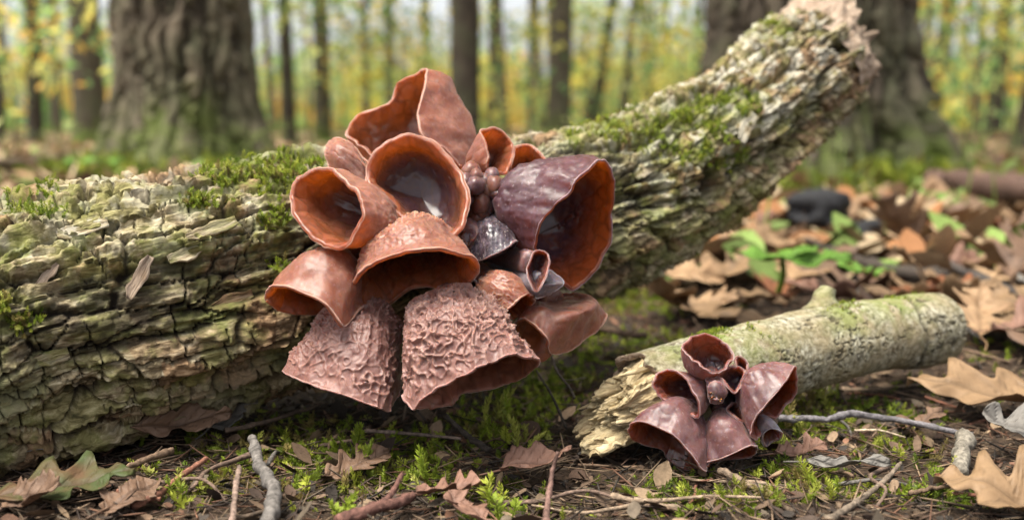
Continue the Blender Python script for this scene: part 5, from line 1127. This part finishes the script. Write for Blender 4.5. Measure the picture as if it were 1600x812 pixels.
# ------------------------------------------------------------------ loose bark flakes on the log
def flakes():
    path, rad, T, A, B_, su, V, ph, D = LOGD; vv = V.reshape(-1, 3); nn = D.reshape(-1, 3); x, y, dd = proj(vv); fr = (nn @ -FW) > .1
    tt = np.repeat(T, len(ph), 0)
    for i, (px, py, L, W, ang, lab) in enumerate([(218, 437, 1.9, .55, 50, 'peeled tan bark flake sticking up on the log left of the cluster'), (68, 440, 1.6, .35, 35, 'small curled bark strip near the left end of the log'), (290, 400, 1.6, .6, 10, 'grey bark flake above the peeled tan one'), (130, 360, 2.0, .7, 0, 'broad pale bark flake at the upper left of the log'),
            (330, 360, 2.2, .6, 8, 'long tan bark flake right of the upper left moss'), (360, 470, 1.8, .6, 5, 'brownish bark flake left of the drooping tan bell'), (205, 640, 1.5, .8, 85, 'dark upright bark flake low on the log'), (70, 560, 1.8, .6, 5, 'olive bark flake low at the left end of the log'), (1010, 265, 2.0, .7, 10, 'pale bark flake under the moss right of the purple ear'), (1165, 200, 2.2, .8, 20, 'whitish bark flake on the rising part of the log'), (1260, 130, 2.0, .8, 15, 'whitish bark flake close to the raised end of the log')]):
        k = np.flatnonzero(fr)[np.argmin(((x - px) ** 2 + (y - py) ** 2)[fr])]; n = nn[k]; t = tt[k]; b = np.cross(n, t); a = math.radians(ang); u = t * math.cos(a) + b * math.sin(a) * (1 if b[2] > 0 else -1); w = np.cross(n, u)
        s = np.linspace(0, 1, 16); q = np.linspace(-1, 1, 7); S_, Q_ = np.meshgrid(s, q, indexing='ij'); ww = W / 2 * (0.6 + 0.4 * np.sin(np.pi * S_) + .35 * fbm(xyz(S_ * 5, np.sign(Q_) * 4 + i), 2, i))
        h = .12 + .35 * (S_ - .3) ** 2 * (1.6 if ang > 30 else .6) + .06 * Q_ ** 2 + .05 * fbm(xyz(S_ * 4, Q_ * 3 + i), 2, i)
        p = vv[k] + u * ((S_ - .5) * L)[..., None] + w * (Q_ * ww)[..., None] + n * h[..., None]; p = p.reshape(-1, 3); N = len(p); F = grid_faces(16, 7); idx = np.arange(N).reshape(16, 7)
        ring = np.concatenate([idx[0, :], idx[1:, -1], idx[-1, -2::-1], idx[-2:0:-1, 0]]); r2 = np.roll(ring, -1); VV2 = np.concatenate([p, p - n * .10])
        uv = np.stack([(S_ * L).ravel(), (Q_ * W).ravel(), Q_.ravel() * 0 + i * 7], -1); uv = np.concatenate([uv, uv]); z = uv[:, 0] * 0
        o = mk('bark_flake', VV2, [np.concatenate([F, F[:, ::-1] + N, np.stack([ring, r2, r2 + N, ring + N], -1)])], MAT_ENDWOOD if i < 2 else MAT_BARK, attrs={'uvw': uv, 'pid': z + (.66 if i == 5 else .45), 'moss': z, 'lichen': z + (.8 if i in (3, 8, 9, 10) else .2), 'deep': z}, label=lab, cat='bark flake', group='loose bark flakes on the fallen log')
        fix_normals(o)
flakes()

# ------------------------------------------------------------------ fine forest litter
def litter():
    r = np.random.default_rng(17); out = []
    def place(n, d0, d1, pw=1.0):
        d = d0 * (d1 / d0) ** (r.random(n) ** pw); x = r.uniform(-.6, .6, n) * d; return x, d
    pal = np.array([(0.10, 0.06, 0.04), (0.17, 0.11, 0.07), (0.06, 0.04, 0.03), (0.25, 0.17, 0.11), (0.20, 0.10, 0.06), (0.045, 0.035, 0.028), (0.13, 0.10, 0.07), (0.26, 0.18, 0.11)]) * 0.62
    # needle-like straws
    v, f = tube(catmull(np.array([[0, -.5, 0], [.04, 0, .06], [0, .5, 0]]), 5, False), .5, 4)
    v = v.copy(); n = 9500; x, y = place(n, 34, 105); c = pal[r.integers(0, 8, n)] * r.uniform(.6, 1.4, (n, 1)); L = r.uniform(.5, 2.6, n); th = r.uniform(.025, .085, n)
    tv = v.copy(); tv[:, 0] -= 0; pos = np.stack([x, y, gz(x, y) + r.uniform(0, .35, n)], -1)
    out.append(scatter(tv * np.array([1, 1, 1]), f, pos, rots(n, .25, r), np.stack([th, L, th], -1), c))
    # chips of bark and soil crumbs
    bm = bmesh.new(); bmesh.ops.create_icosphere(bm, subdivisions=1, radius=.5); bv = np.array([q.co[:] for q in bm.verts]); bf = np.array([[q.index for q in p.verts] for p in bm.faces]); bm.free()
    bv = bv * (1 + .35 * noise3(bv * 2.5, 4))[:, None]; n = 12000; x, y = place(n, 34, 110); s = r.uniform(.06, .38, n); c = pal[r.integers(0, 7, n)] * r.uniform(.35, 1.0, (n, 1))
    pos = np.stack([x, y, gz(x, y) + s * .1], -1); out.append(scatter(bv, bf, pos, rots(n, .6, r), np.stack([s * 1.5, s, s * .5], -1), c))
    # shreds of leaves
    tv, tf = leaf_tpl(); n = 3200; x, y = place(n, 34, 130); s = r.uniform(.25, 1.2, n); c = pal[r.integers(0, 8, n)] * r.uniform(.7, 1.5, (n, 1))
    pos = np.stack([x, y, gz(x, y) + r.uniform(.05, .4, n)], -1); out.append(scatter(tv, tf, pos, rots(n, .45, r), np.stack([s * r.uniform(.7, 1.6, n), s, s], -1), c))
    V, F, C = merge_sc(out); mk('forest_litter', V, F, MAT_LITTER, attrs={'col': C}, kind='stuff', label='crumbs, straws and leaf shreds covering the soil', cat='litter')
    # beyond the counted leaves
    tv, tf = leaf_tpl(); n = 9000; x, y = place(n, 95, 2500, .9); s = r.uniform(3.5, 7, n) * (1 + y / 2500); pl = np.array([(0.36, 0.24, 0.14), (0.26, 0.16, 0.09), (0.22, 0.10, 0.04), (0.42, 0.32, 0.2), (0.14, 0.2, 0.05), (0.16, 0.1, 0.06)])
    c = pl[r.integers(0, 6, n)] * r.uniform(.6, 1.3, (n, 1)); pos = np.stack([x, y, gz(x, y) + r.uniform(.1, 1.5, n)], -1)
    V, F, C = scatter(tv, tf, pos, rots(n, .4, r), s, c); mk('far_leaf_litter', V, F, MAT_LITTER, attrs={'col': C}, kind='stuff', label='blurred carpet of fallen leaves reaching back between the trees', cat='litter')
litter()
